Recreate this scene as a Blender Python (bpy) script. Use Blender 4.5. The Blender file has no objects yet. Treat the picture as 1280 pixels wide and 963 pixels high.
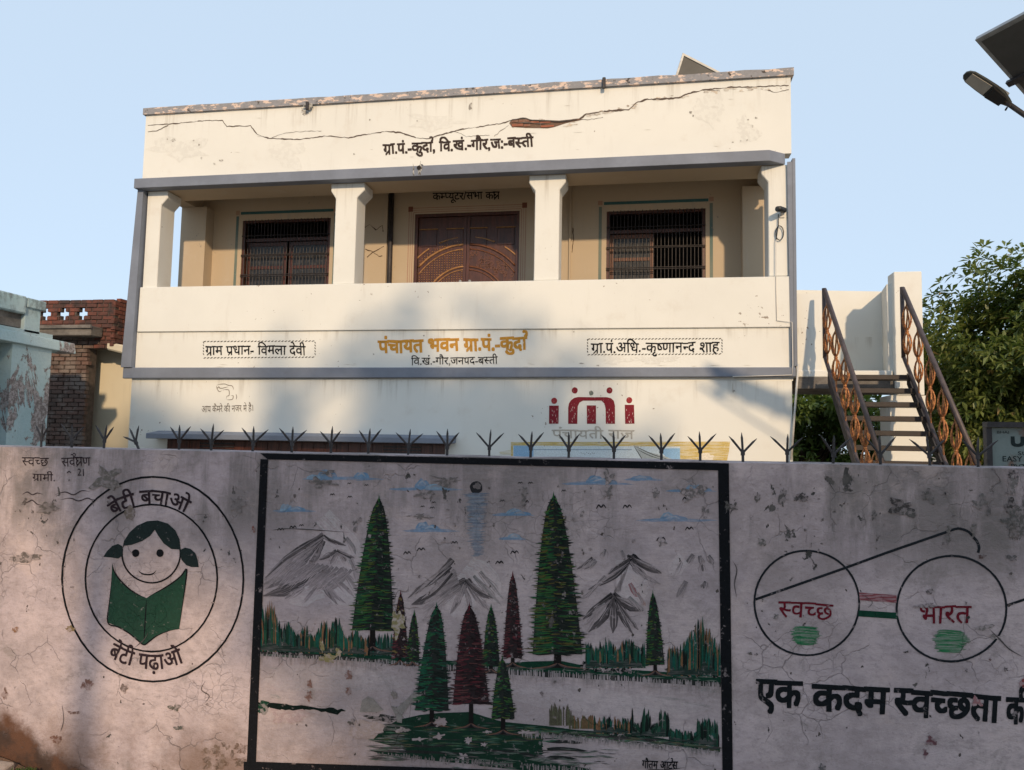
import bpy, bmesh, math, random
from mathutils import Vector, Matrix, noise as mnoise
from mathutils.geometry import tessellate_polygon
rad = math.radians
rng = random.Random(7)
sc = bpy.context.scene
COL = sc.collection

# ---------------------------------------------------------------- camera
YAW, PITCH, ROLL, FPX, EYE = rad(9.83), rad(4.59), rad(1.07), 960.0, 1.6
cy, sy, cp, sp, cr, sr = math.cos(YAW), math.sin(YAW), math.cos(PITCH), math.sin(PITCH), math.cos(ROLL), math.sin(ROLL)
_f = Vector((-sy, cy, 0)); _r = Vector((cy, sy, 0)); _u = Vector((0, 0, 1))
FW = _f * cp + _u * sp; _u2 = _u * cp - _f * sp
RT = _r * cr + _u2 * sr; UP = _u2 * cr - _r * sr
cam = bpy.data.cameras.new('camera'); cam_o = bpy.data.objects.new('camera', cam); COL.objects.link(cam_o)
cam.sensor_fit = 'HORIZONTAL'; cam.sensor_width = 36; cam.lens = 36 * FPX / 1280
cam.clip_start = 0.05; cam.clip_end = 3000
m = Matrix((RT, UP, -FW)).transposed().to_4x4(); m.translation = Vector((0, 0, EYE)); cam_o.matrix_world = m
sc.camera = cam_o

# ---------------------------------------------------------------- light
SUN = Vector((.37, -1, .44)).normalized()          # towards the sun
w = bpy.data.worlds.new('World'); sc.world = w; w.use_nodes = True
nt = w.node_tree; bg = nt.nodes['Background']; sky = nt.nodes.new('ShaderNodeTexSky')
sky.sky_type = 'NISHITA'; sky.sun_disc = False
sky.sun_elevation = math.asin(SUN.z); sky.sun_rotation = math.atan2(SUN.x, SUN.y)
sky.dust_density = .7; sky.air_density = .8; sky.ozone_density = 1.5
hz = nt.nodes.new('ShaderNodeMix'); hz.data_type = 'RGBA'; hz.blend_type = 'MIX'
hz.inputs[0].default_value = .87; hz.inputs[7].default_value = (2.88, 3.52, 4.22, 1)   # pale even haze over the whole sky
nt.links.new(sky.outputs[0], hz.inputs[6]); nt.links.new(hz.outputs[2], bg.inputs[0]); bg.inputs[1].default_value = 0.15
sun = bpy.data.lights.new('sun', 'SUN'); sun.energy = 2.15; sun.angle = rad(1.6); sun.color = (1, .735, .46)
so = bpy.data.objects.new('sun', sun); COL.objects.link(so); so.rotation_euler = SUN.to_track_quat('Z', 'Y').to_euler()
sc.view_settings.view_transform = 'Standard'; sc.view_settings.look = 'None'
sc.view_settings.exposure = 0.58; sc.view_settings.gamma = 1

# ---------------------------------------------------------------- survey: photo measurements -> metres on real planes
def ray(px, py): return FW * FPX + RT * (px - 640) + UP * (481.5 - py)
def onY(px, py, Y):
    d = ray(px, py); return Vector((0, 0, EYE)) + d * (Y / d.y)
WROT = rad(-.44); WY = 3.6
WN = Vector((-math.sin(WROT), math.cos(WROT), 0)); WU = Vector((math.cos(WROT), math.sin(WROT), 0))
def onW(px, py):                                   # boundary wall: (along, height)
    d = ray(px, py); o = Vector((0, 0, EYE)) - Vector((0, WY, 0)); t = -o.dot(WN) / d.dot(WN)
    p = o + d * t; return (p.dot(WU), p.z)
def zm(ox, oy, s):
    return lambda *a: [(ox + x / s, oy + y / s) for x, y in zip(a[::2], a[1::2])]

# ---------------------------------------------------------------- mesh helpers
class MB:
    def __init__(s): s.v = []; s.f = []; s.sm = False
    def quad(s, *p):
        n = len(s.v); s.v += [tuple(q) for q in p]; s.f.append(tuple(range(n, n + len(p))))
    def box(s, x0, x1, y0, y1, z0, z1):
        s.hexa([(x0, y0, z0), (x1, y0, z0), (x1, y1, z0), (x0, y1, z0), (x0, y0, z1), (x1, y0, z1), (x1, y1, z1), (x0, y1, z1)])
        return s
    def hexa(s, p):
        n = len(s.v); s.v += [tuple(q) for q in p]
        for f in ((0, 3, 2, 1), (4, 5, 6, 7), (0, 1, 5, 4), (1, 2, 6, 5), (2, 3, 7, 6), (3, 0, 4, 7)): s.f.append(tuple(n + i for i in f))
        return s
    def prism(s, poly, a0, a1, axis='y'):
        n = len(s.v); k = len(poly)
        for a in (a0, a1):
            for (p, q) in poly:
                s.v.append({'y': (p, a, q), 'x': (a, p, q), 'z': (p, q, a)}[axis])
        s.f.append(tuple(n + i for i in range(k))); s.f.append(tuple(n + k + i for i in reversed(range(k))))
        for i in range(k): j = (i + 1) % k; s.f.append((n + i, n + k + i, n + k + j, n + j))
        return s
    def tube(s, pts, r, seg=8, caps=True):
        pts = [Vector(p) for p in pts]; n0 = len(s.v); prev = None
        for i, p in enumerate(pts):
            a = pts[max(i - 1, 0)]; b = pts[min(i + 1, len(pts) - 1)]; t = (b - a).normalized()
            ref = prev if prev else (Vector((0, 0, 1)) if abs(t.z) < .9 else Vector((1, 0, 0)))
            x = (ref - t * ref.dot(t)).normalized(); prev = x; y = t.cross(x)
            rr = r[i] if isinstance(r, (list, tuple)) else r
            for k in range(seg):
                an = 2 * math.pi * (k + .5) / seg; s.v.append(tuple(p + x * (rr * math.cos(an)) + y * (rr * math.sin(an))))
        for i in range(len(pts) - 1):
            for k in range(seg):
                a = n0 + i * seg + k; b = n0 + i * seg + (k + 1) % seg; s.f.append((a, b, b + seg, a + seg))
        if caps:
            s.f.append(tuple(n0 + k for k in reversed(range(seg)))); e = n0 + (len(pts) - 1) * seg; s.f.append(tuple(e + k for k in range(seg)))
        return s

def tag(o, label=None, cat=None, group=None, kind=None):
    for k, v in (('label', label), ('category', cat), ('group', group), ('kind', kind)):
        if v: o[k] = v
    return o
def thing(name, loc, label, cat, group=None, rz=0):
    o = bpy.data.objects.new(name, None); COL.objects.link(o); o.location = loc; o.rotation_euler.z = rz
    o.empty_display_size = .2
    return tag(o, label, cat, group)
def origin(o):
    v = Vector((0, 0, 0))
    while o: v += o.location; o = o.parent
    return v
def part(name, mb, mat, parent=None, smooth=False, bevel=0, local=False, kind=None, loc=None):
    """links the builder as ONE mesh object; vertices are given in world metres unless local"""
    me = bpy.data.meshes.new(name); me.from_pydata(mb.v, [], mb.f); me.update()
    if isinstance(mat, (list, tuple)):
        for q in mat: me.materials.append(q)
    else: me.materials.append(mat)
    o = bpy.data.objects.new(name, me); COL.objects.link(o)
    if parent:
        o.parent = parent
        if not local: me.transform(Matrix.Translation(-origin(parent)))
    elif loc is not None:
        me.transform(Matrix.Translation(-Vector(loc))); o.location = loc
    bm = bmesh.new(); bm.from_mesh(me)
    if not hasattr(mb, 'c'): bmesh.ops.recalc_face_normals(bm, faces=bm.faces)
    if bevel:
        es = [e for e in bm.edges if len(e.link_faces) == 2 and e.calc_face_angle(0) > .5]
        bmesh.ops.bevel(bm, geom=es, offset=bevel, segments=1, affect='EDGES', clamp_overlap=True)
    bm.to_mesh(me); bm.free()
    if smooth: me.polygons.foreach_set('use_smooth', [True] * len(me.polygons))
    if kind: o['kind'] = kind
    return o

# ---------------------------------------------------------------- material helpers
class G:
    def __init__(s, name):
        s.m = bpy.data.materials.new(name); s.m.use_nodes = True; s.t = s.m.node_tree; s.b = s.t.nodes['Principled BSDF']
        s._pos = None
    def n(s, typ, ins={}, **props):
        nd = s.t.nodes.new('ShaderNode' + typ)
        for k, v in props.items(): setattr(nd, k, v)
        for k, v in ins.items():
            i = nd.inputs[k]
            if hasattr(v, 'node'): s.t.links.new(v, i)
            else:
                if isinstance(v, tuple) and len(v) == 3 and i.type == 'RGBA': v = v + (1,)
                i.default_value = v
        return nd
    def pos(s):
        if not s._pos: s._pos = s.n('NewGeometry').outputs['Position']
        return s._pos
    def sc(s, v, loc=(0, 0, 0)):
        return s.n('Mapping', {'Vector': s.pos(), 'Scale': v, 'Location': loc}).outputs[0]
    def noise(s, scale=5, detail=4, rough=.55, vec=None, dist=0):
        return s.n('TexNoise', {'Vector': vec or s.pos(), 'Scale': scale, 'Detail': detail, 'Roughness': rough, 'Distortion': dist}).outputs[0]
    def math(s, op, a, b=0.0, c=None):
        d = {0: a, 1: b}
        if c is not None: d[2] = c
        return s.n('Math', d, operation=op).outputs[0]
    def ramp(s, v, a, b, lo=0.0, hi=1.0):
        return s.n('MapRange', {'Value': v, 'From Min': a, 'From Max': b, 'To Min': lo, 'To Max': hi}, interpolation_type='SMOOTHSTEP').outputs[0]
    def mix(s, f, a, b, blend='MIX'):
        nd = s.n('Mix', {}, data_type='RGBA', blend_type=blend)
        for i, v in ((0, f), (6, a), (7, b)):
            if hasattr(v, 'node'): s.t.links.new(v, nd.inputs[i])
            else: nd.inputs[i].default_value = (v + (1,)) if isinstance(v, tuple) and len(v) == 3 else v
        return nd.outputs[2]
    def sep(s): return s.n('SeparateXYZ', {'Vector': s.pos()})
    def done(s, col, rough=.8, h=None, hs=.3, dist=.01, **kw):
        def put(k, v):
            i = s.b.inputs[k]
            if hasattr(v, 'node'): s.t.links.new(v, i)
            else: i.default_value = (v + (1,)) if isinstance(v, tuple) and len(v) == 3 else v
        put('Base Color', col); put('Roughness', rough)
        for k, v in kw.items(): put(k.replace('_', ' '), v)
        if h is not None:
            bp = s.n('Bump', {'Height': h, 'Strength': hs, 'Distance': dist}); s.t.links.new(bp.outputs[0], s.b.inputs['Normal'])
        return s.m

def simple(name, col, var=.25, scale=8, rough=.7, bump=.2, metal=0, dark=None, vec=None, dist=.005):
    g = G(name); n1 = g.noise(scale, 5, .6, vec=g.sc(vec) if vec else None); n2 = g.noise(scale * 9, 3, .6)
    d = dark or tuple(c * (1 - var) for c in col)
    c = g.mix(g.ramp(n1, .3, .7), tuple(min(1, q * (1 + var * .4)) for q in col), d)
    c = g.mix(g.ramp(n2, .35, .75, 0, .35), c, d)
    return g.done(c, rough, n2, bump, dist, Metallic=metal)

def surf_wall(g):
    """weathered pink-grey distemper on the boundary wall: colour, height, peeled mask"""
    xyz = g.sep(); X, Z = xyz.outputs[0], xyz.outputs[2]
    big = g.noise(1.3, 5, .6); mid = g.noise(7, 6, .65); fine = g.noise(70, 4, .7)
    c = g.mix(g.ramp(big, .35, .65), (.445, .37, .395), (.54, .445, .45))
    c = g.mix(g.ramp(g.noise(3.1, 6, .7, vec=g.sc((1, 1, 1), (7, 3, 1))), .40, .66, 0, .8), c, (.32, .265, .27))
    # weather band under the top edge, running down in streaks
    st = g.noise(9, 7, .7, vec=g.sc((1, 1, .16)))
    lo = g.noise(1.1, 5, .6, vec=g.sc((1, 1, .8), (3, 0, 5)))
    band = g.math('MULTIPLY', g.ramp(Z, .98, 1.26), g.ramp(g.math('ADD', g.math('MULTIPLY', st, .45), g.math('MULTIPLY', lo, .75)), .53, .68))
    c = g.mix(g.math('MULTIPLY', band, .75), c, (.13, .118, .112))
    # fine horizontal brush marks and dents
    br = g.noise(19, 6, .75, vec=g.sc((.9, 1, 1.7)))
    c = g.mix(g.ramp(br, .45, .68, 0, .55), c, (.29, .24, .245))
    c = g.mix(g.ramp(fine, .55, .75, 0, .4), c, (.15, .13, .13))
    c = g.mix(g.ramp(g.noise(4.3, 8, .72, vec=g.sc((1, 1, 1.2), (11, 2, 6)), dist=.6), .55, .68, 0, .5), c, (.20, .175, .165))
    c = g.mix(g.ramp(g.noise(2.6, 7, .7, vec=g.sc((1, 1, 1), (1, 7, 16))), .56, .7, 0, .45), c, (.56, .45, .43))
    # reddish damp foot
    foot = g.math('MULTIPLY', g.ramp(g.math('ADD', Z, g.math('MULTIPLY', mid, .35)), .5, .13), g.ramp(g.noise(2.2, 6, .7), .36, .6))
    c = g.mix(g.math('MULTIPLY', foot, .75), c, (.15, .09, .06))
    mud = g.math('MULTIPLY', g.ramp(g.math('ADD', g.math('ADD', Z, g.math('MULTIPLY', X, .42)), g.math('MULTIPLY', mid, .3)), -1.03, -1.15), 1.0)
    c = g.mix(mud, c, g.mix(g.ramp(mid, .4, .6), (.11, .055, .035), (.055, .035, .028)))
    # hair cracks
    dv = g.n('VectorMath', {0: g.pos(), 1: g.n('VectorMath', {0: g.n('TexNoise', {'Vector': g.pos(), 'Scale': 6., 'Detail': 4.}).outputs[1], 'Scale': .16}, operation='SCALE').outputs[0]}, operation='ADD').outputs[0]
    vo = g.n('TexVoronoi', {'Vector': dv, 'Scale': 5.5}, feature='DISTANCE_TO_EDGE').outputs[0]
    ck = g.math('MULTIPLY', g.ramp(vo, .014, .003), g.ramp(g.noise(2.7, 4, .6, vec=g.sc((1, 1, 1), (1, 9, 4))), .5, .6))
    vo2 = g.n('TexVoronoi', {'Vector': dv, 'Scale': 17.}, feature='DISTANCE_TO_EDGE').outputs[0]
    ck2 = g.math('MULTIPLY', g.ramp(vo2, .03, .008), g.ramp(g.noise(2.1, 4, .6, vec=g.sc((1, 1, 1), (5, 2, 8))), .53, .62, 0, .6))
    ck = g.math('MAXIMUM', ck, ck2)
    c = g.mix(g.math('MULTIPLY', ck, .38), c, (.07, .062, .062))
    # peeled flakes: more of them near the top
    pn = g.noise(11, 8, .62, vec=g.sc((1, 1, .7), (2, 6, 3)), dist=.4)
    gate = g.noise(1.7, 3, .5, vec=g.sc((1, 1, 1), (4, 4, 9)))
    peel = g.ramp(g.math('ADD', g.math('ADD', pn, g.math('MULTIPLY', gate, .35)), g.ramp(Z, .7, 1.4, 0, .035)), .878, .892)
    c = g.mix(peel, c, g.mix(g.ramp(mid, .4, .6), (.05, .048, .046), (.11, .10, .095)))
    # tiny pits
    pit = g.ramp(g.noise(34, 2, .5, vec=g.sc((1, 1, .8))), .735, .76)
    c = g.mix(pit, c, (.09, .075, .07)); peel = g.math('MAXIMUM', peel, pit)
    h = g.math('SUBTRACT', g.math('ADD', g.math('MULTIPLY', fine, .25), g.math('ADD', g.math('MULTIPLY', br, .5), g.math('MULTIPLY', mid, .6))), g.math('ADD', g.math('MULTIPLY', peel, .45), g.math('MULTIPLY', ck, .4)))
    return c, h, peel, .9

def surf_cream(g, base=(.725, .725, .685)):
    mid = g.noise(2.2, 6, .65); st = g.noise(5, 6, .65, vec=g.sc((1, 1, .2))); fine = g.noise(40, 4, .7)
    c = g.mix(g.ramp(g.noise(.7, 4, .6), .35, .7), base, tuple(b * .95 for b in base))
    c = g.mix(g.ramp(mid, .55, .78, 0, .32), c, (.55, .50, .43))
    c = g.mix(g.ramp(st, .56, .8, 0, .28), c, (.48, .45, .40))
    zz = g.sep().outputs[2]; drip = g.noise(3.2, 6, .7, vec=g.sc((2.2, 1, .12), (3, 1, 2)))
    for za, zb in ((7.48, 6.9), (3.5, 3.25), (6.06, 5.3), (2.68, 2.2)):
        mk = g.math('MULTIPLY', g.ramp(zz, zb, za), g.math('LESS_THAN', zz, za + .004))
        c = g.mix(g.math('MULTIPLY', mk, g.ramp(drip, .5, .72, 0, .55)), c, (.36, .33, .28))
    chip = g.ramp(g.math('ADD', g.noise(15, 5, .6), g.math('MULTIPLY', g.noise(1.1, 3, .5, vec=g.sc((1, 1, 1), (5, 1, 3))), .5)), .985, 1.0)
    c = g.mix(chip, c, (.30, .26, .22))
    h = g.math('ADD', g.math('MULTIPLY', fine, .3), g.math('MULTIPLY', mid, .6))
    return c, h, chip, .75

def base_mat(name, surf, hs=.35, dist=.01):
    g = G(name); c, h, p, r = surf(g); return g.done(c, r, h, hs, dist, Specular_IOR_Level=.2)
def paint_mat(name, surf, wear=.5, hs=.35, dist=.01, dim=1.):
    """brush paint laid over a surface; colour, opacity and dry-brush come from the strokes"""
    g = G(name); c, h, peel, r = surf(g)
    at = g.n('Attribute', attribute_name='Col'); st = g.n('Attribute', attribute_name='st').outputs['Vector']; dry = g.n('Attribute', attribute_name='dry').outputs['Fac']
    streak = g.n('TexNoise', {'Vector': st, 'Scale': 1., 'Detail': 3.}).outputs[0]
    k = g.mix(dry, (1, 1, 1), g.n('CombineXYZ', {0: g.ramp(streak, .42, .56)}).outputs[0])
    k = g.n('SeparateColor', {0: k}).outputs[0]
    wn = g.ramp(g.noise(26, 6, .7), .60, .68, 0, wear)
    f = g.math('MULTIPLY', g.math('MULTIPLY', at.outputs['Alpha'], k), g.math('MULTIPLY', g.math('SUBTRACT', 1., peel), g.math('SUBTRACT', 1., wn)))
    v = g.mix(g.ramp(g.noise(60, 4, .7), .3, .7), (.82 * dim,) * 3, (1.12 * dim,) * 3)
    pc = g.mix(1., at.outputs['Color'], v, 'MULTIPLY')
    return g.done(g.mix(f, c, pc), r, h, hs, dist, Specular_IOR_Level=.15)

M = {}
M['wall'] = base_mat('weathered_wall', surf_wall, .8, .012)
M['wallpaint'] = paint_mat('wall_paint', surf_wall, .45, .8, .012, .80)
M['cream'] = base_mat('cream_plaster', surf_cream, .25, .01)
M['creampaint'] = paint_mat('facade_paint', surf_cream, .42, .25, .01)
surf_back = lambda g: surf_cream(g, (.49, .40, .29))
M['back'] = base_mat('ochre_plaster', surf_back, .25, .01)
M['backpaint'] = paint_mat('ochre_paint', surf_back, .2, .25, .01)
M['grey'] = simple('grey_trim_paint', (.185, .21, .265), .18, 1.5, .7, .25)
def coping():
    g = G('flaking_grey_coping'); n = g.noise(7, 7, .7, vec=g.sc((.7, 1, 1.6))); n2 = g.noise(22, 5, .7)
    c = g.mix(g.ramp(n2, .4, .7, 0, .5), (.27, .27, .29), (.19, .185, .19))
    c = g.mix(g.ramp(n, .53, .56), c, (.66, .52, .44)); c = g.mix(g.ramp(g.noise(9, 6, .7, vec=g.sc((1, 1, 1), (9, 2, 2))), .6, .66), c, (.06, .05, .045))
    return g.done(c, .9, n2, .5, .02)
M['coping'] = coping()
M['dark'] = simple('interior_shade', (.03, .026, .022), .3, 3, .9, .1)  # shade of the closed rooms put into a near-black colour
M['iron'] = simple('dark_iron', (.045, .04, .042), .4, 20, .55, .3, .3)
M['rail'] = simple('brown_rail_paint', (.085, .062, .06), .4, 9, .5, .35, .1)
M['tread'] = simple('dark_tread_steel', (.022, .013, .011), .5, 9, .6, .35)
def rust():
    g = G('rusty_orange_iron'); n = g.noise(30, 6, .7)
    c = g.mix(g.ramp(n, .38, .6), (.55, .24, .08), (.22, .08, .035)); return g.done(c, .7, n, .6, .01, Metallic=.2)
M['rust'] = rust()
M['wood'] = simple('red_brown_wood', (.085, .026, .015), .5, 5, .38, .25, 0, vec=(6, 1, .6))
M['woodlite'] = simple('orange_wood', (.16, .06, .028), .4, 6, .45, .25, 0, vec=(6, 1, .6))
M['gilt'] = simple('golden_moulding', (.38, .2, .085), .4, 20, .35, .2)
M['glass'] = None
def pane():
    g = G('smoked_glass'); n = g.noise(9, 5, .7)
    c = g.mix(g.ramp(n, .4, .65), (.012, .012, .012), (.045, .042, .04)); return g.done(c, .3, n, .2, .01)
M['glass'] = pane()
M['teal'] = None
def teal():
    g = G('peeling_teal_limewash'); n = g.noise(2.0, 9, .7, vec=g.sc((1, 1, .55), (0, .4, 0)), dist=.5); n2 = g.noise(25, 5, .7); xyz = g.sep()
    c = g.mix(g.ramp(g.noise(1.2, 5, .6), .3, .7), (.34, .485, .52), (.45, .565, .59))
    c = g.mix(g.ramp(n2, .5, .75, 0, .5), c, (.30, .40, .41))
    zz = g.ramp(xyz.outputs[2], 3.2, 2.6, 0, .1)
    p = g.ramp(g.math('ADD', n, zz), .605, .62)
    c = g.mix(p, c, g.mix(g.ramp(n2, .4, .6), (.16, .135, .13), (.38, .35, .35)))
    c = g.mix(g.math('MULTIPLY', g.ramp(xyz.outputs[2], 3.2, 3.72), g.ramp(g.noise(3.5, 7, .7, vec=g.sc((1, 1, .5), (2, 5, 1))), .42, .6, 0, .85)), c, (.13, .14, .14))
    return g.done(c, .9, g.math('SUBTRACT', n2, p), .6, .02)
M['teal'] = teal()
M['tealplain'] = simple('teal_band', (.40, .52, .55), .25, 5, .85, .3)
M['tealband'] = teal()
M['concrete'] = simple('stained_concrete', (.17, .155, .14), .55, 3, .9, .5, 0, vec=(1, 1, 2))
M['yellowcream'] = base_mat('yellow_cream_plaster', lambda g: surf_cream(g, (.60, .55, .43)), .3, .01)
def brickm(name, a, b, cc):
    g = G(name); oi = g.n('ObjectInfo').outputs['Random']; n = g.noise(30, 5, .7)
    c = g.mix(oi, a, b); c = g.mix(g.ramp(g.noise(3, 5, .6), .45, .65), c, cc); c = g.mix(g.ramp(n, .45, .8, 0, .5), c, (.05, .035, .03))
    return g.done(c, .95, n, .6, .01)
M['brick'] = brickm('dark_red_brick', (.19, .062, .042), (.075, .038, .032), (.05, .032, .03))
M['brickred'] = brickm('fresh_red_brick', (.34, .11, .06), (.17, .085, .06), (.28, .19, .14))
M['brickold'] = brickm('weathered_brown_brick', (.17, .10, .08), (.09, .065, .055), (.20, .16, .14))
M['mortar'] = simple('grey_mortar', (.10, .08, .07), .4, 12, .95, .4)
M['slab'] = simple('pale_stone', (.42, .33, .27), .3, 14, .9, .5)
M['ground'] = simple('dusty_ground', (.38, .30, .215), .35, .8, .95, .5, 0, dist=.03)
M['steel'] = simple('galvanised_steel', (.35, .36, .37), .25, 12, .45, .2, .6)
M['paneldark'] = simple('panel_backsheet', (.06, .06, .058), .25, 3, .5, .1)
M['lens'] = simple('frosted_lens', (.38, .35, .30), .15, 6, .35, .1)
M['black'] = simple('black_plastic', (.012, .012, .013), .3, 10, .45, .1)
M['white'] = simple('white_cable', (.6, .58, .54), .1, 10, .6, .1)
M['bark'] = simple('grey_bark', (.12, .085, .06), .4, 6, .9, .7, 0, vec=(1, 1, .3), dist=.02)
def leafm(name, a, b, cc):
    g = G(name); r = g.n('Attribute', attribute_name='tone').outputs['Fac']
    c = g.mix(g.ramp(r, 0, .6), a, b); c = g.mix(g.ramp(r, .9, 1.), c, cc)
    t = g.n('BsdfTranslucent', {'Color': g.mix(1., c, (1.2, 1.5, .6), 'MULTIPLY')})
    g.done(c, .42); ms = g.n('MixShader', {0: .25, 1: g.b.outputs[0], 2: t.outputs[0]})
    g.t.links.new(ms.outputs[0], g.t.nodes['Material Output'].inputs[0]); return g.m
M['leaf'] = leafm('mango_leaf', (.06, .10, .028), (.15, .18, .05), (.36, .25, .10))
M['leafdark'] = leafm('dark_leaf', (.06, .11, .03), (.12, .17, .045), (.2, .13, .05))

# ---------------------------------------------------------------- ground
g = MB(); N = 24
for i in range(N):
    for j in range(N):
        pass
for y0, y1, za, zb in ((-1500, -3.6, 0, 0), (-3.6, -3.0, 0, -.16), (-3.0, 3.72, -.16, -.16), (3.72, 3.73, -.16, 0), (3.73, 1500, 0, 0)):
    g.quad((-1500, y0, za), (1500, y0, za), (1500, y1, zb), (-1500, y1, zb))
tag(part('ground', g, M['ground']), kind='structure')

# ================================================================ painting tools
class Paint:
    """flat brush strokes on a plane: conv maps photo measurements to (a, b); place maps (a, b, offset) to metres"""
    def __init__(s, conv, place, d0): s.v = []; s.f = []; s.c = []; s.st = []; s.dry = []; s.conv = conv; s.place = place; s.d = d0; s.k = 0; s.step = 2e-6
    def _add(s, p, col, al, st, dry): s.v.append(s.place(*s.conv(*p), s.d + s.k * s.step)); s.c.append((*col, al)); s.st.append(st); s.dry.append(dry)
    def stroke(s, pts, wd, col, a0=1, a1=None, dry=0, t0=.0, t1=.0, sub=4, smooth=True, wob=0, aj=None):
        a1 = a0 if a1 is None else a1; s.k += 1
        P = [Vector(p) for p in pts]
        if smooth and len(P) > 2:
            Q = []
            for i in range(len(P) - 1):
                p0 = P[max(i - 1, 0)]; p1 = P[i]; p2 = P[i + 1]; p3 = P[min(i + 2, len(P) - 1)]
                for k in range(sub):
                    t = k / sub; Q.append(.5 * ((2 * p1) + (p2 - p0) * t + (2 * p0 - 5 * p1 + 4 * p2 - p3) * t * t + (3 * p1 - p0 - 3 * p2 + p3) * t ** 3))
            P = Q + [P[-1]]
        elif len(P) == 2: P = [P[0], (P[0] + P[1]) / 2, P[1]]
        n0 = len(s.v); L = 0; n = len(P); seed = rng.random() * 50
        for i, p in enumerate(P):
            a = P[max(i - 1, 0)]; b = P[min(i + 1, n - 1)]; t = b - a
            if t.length < 1e-6: t = Vector((1, 0))
            t.normalize(); nn = Vector((-t.y, t.x)); q = i / (n - 1)
            if i: L += (P[i] - P[i - 1]).length
            ww = wd * .5 * (t0 + (1 - t0) * min(1, q / .25) if t0 >= 0 and q < .25 else 1) * (t1 + (1 - t1) * min(1, (1 - q) / .3) if q > .7 else 1)
            if wob: ww *= 1 + wob * (mnoise.noise(Vector((L * .12, seed, 0))))
            al = a0 + (a1 - a0) * q
            s._add(p + nn * ww, col, al, (L * .035 + seed, 0 + seed, seed), dry)
            s._add(p - nn * ww, col, al, (L * .035 + seed, max(1.5, wd * .75) + seed, seed), dry)
        for i in range(n - 1): s.f.append((n0 + 2 * i, n0 + 2 * i + 1, n0 + 2 * i + 3, n0 + 2 * i + 2))
        return s
    def line(s, pts, wd, col, **k): return s.stroke(pts, wd, col, t0=1, t1=1, **k)
    def poly(s, pts, col, al=1, dry=0, iso=False):
        s.k += 1; n0 = len(s.v); seed = rng.random() * 50
        for p in pts: s._add(p, col, al, (p[0] * .22, p[1] * .22, seed) if iso else (p[0] * .06, p[1] * .5, seed), dry)
        for t in tessellate_polygon([[Vector((x, y, 0)) for x, y in pts]]): s.f.append(tuple(n0 + i for i in t))
        return s
    def blob(s, cx, cy_, rx, ry, col, al=1, jag=.35, n=18, dry=0):
        sd = rng.random() * 99; pts = []; n = max(n, 26) if rx > 3 else n
        for i in range(n):
            a = 2 * math.pi * i / n; k = 1 + jag * 1.6 * mnoise.noise(Vector((math.cos(a) * 1.7 + sd, math.sin(a) * 1.7, sd)))
            k += rng.uniform(-.5, .5) * jag * .7 + jag * .8 * mnoise.noise(Vector((math.cos(a) * 5 + sd, math.sin(a) * 5, sd)))
            pts.append((cx + rx * k * math.cos(a), cy_ + ry * k * math.sin(a)))
        return s.poly(pts, col, al, max(dry, .55 if jag > .3 else 0), iso=jag > .3)
    def ring(s, cx, cy_, rx, ry, wd, col, a0=0, a1=360, tilt=0, n=48, **k):
        P = []
        for i in range(n + 1):
            a = rad(a0 + (a1 - a0) * i / n); kk = 1 + .010 * mnoise.noise(Vector((math.cos(a) * 1.5, math.sin(a) * 1.5, cx))); x = rx * kk * math.cos(a); y = ry * kk * math.sin(a)
            P.append((cx + x, cy_ + y + tilt * x))
        return s.stroke(P, wd, col, t0=1, t1=1, smooth=False, **k)
    def tris(s, V, F, col, al=1):
        s.k += 1; n0 = len(s.v)
        for p in V: s._add(p, col, al, (0, 0, 0), 0)
        s.f += [tuple(n0 + i for i in f) for f in F]
    def link(s, name, mat, parent, local=False):
        o = part(name, s, mat, parent, local=local); me = o.data
        n = len(me.vertices)
        a = me.color_attributes.new('Col', 'FLOAT_COLOR', 'POINT'); a.data.foreach_set('color', [q for c in s.c for q in c])
        a = me.attributes.new('st', 'FLOAT_VECTOR', 'POINT'); a.data.foreach_set('vector', [q for c in s.st for q in c])
        a = me.attributes.new('dry', 'FLOAT', 'POINT'); a.data.foreach_set('value', s.dry)
        return o

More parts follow.
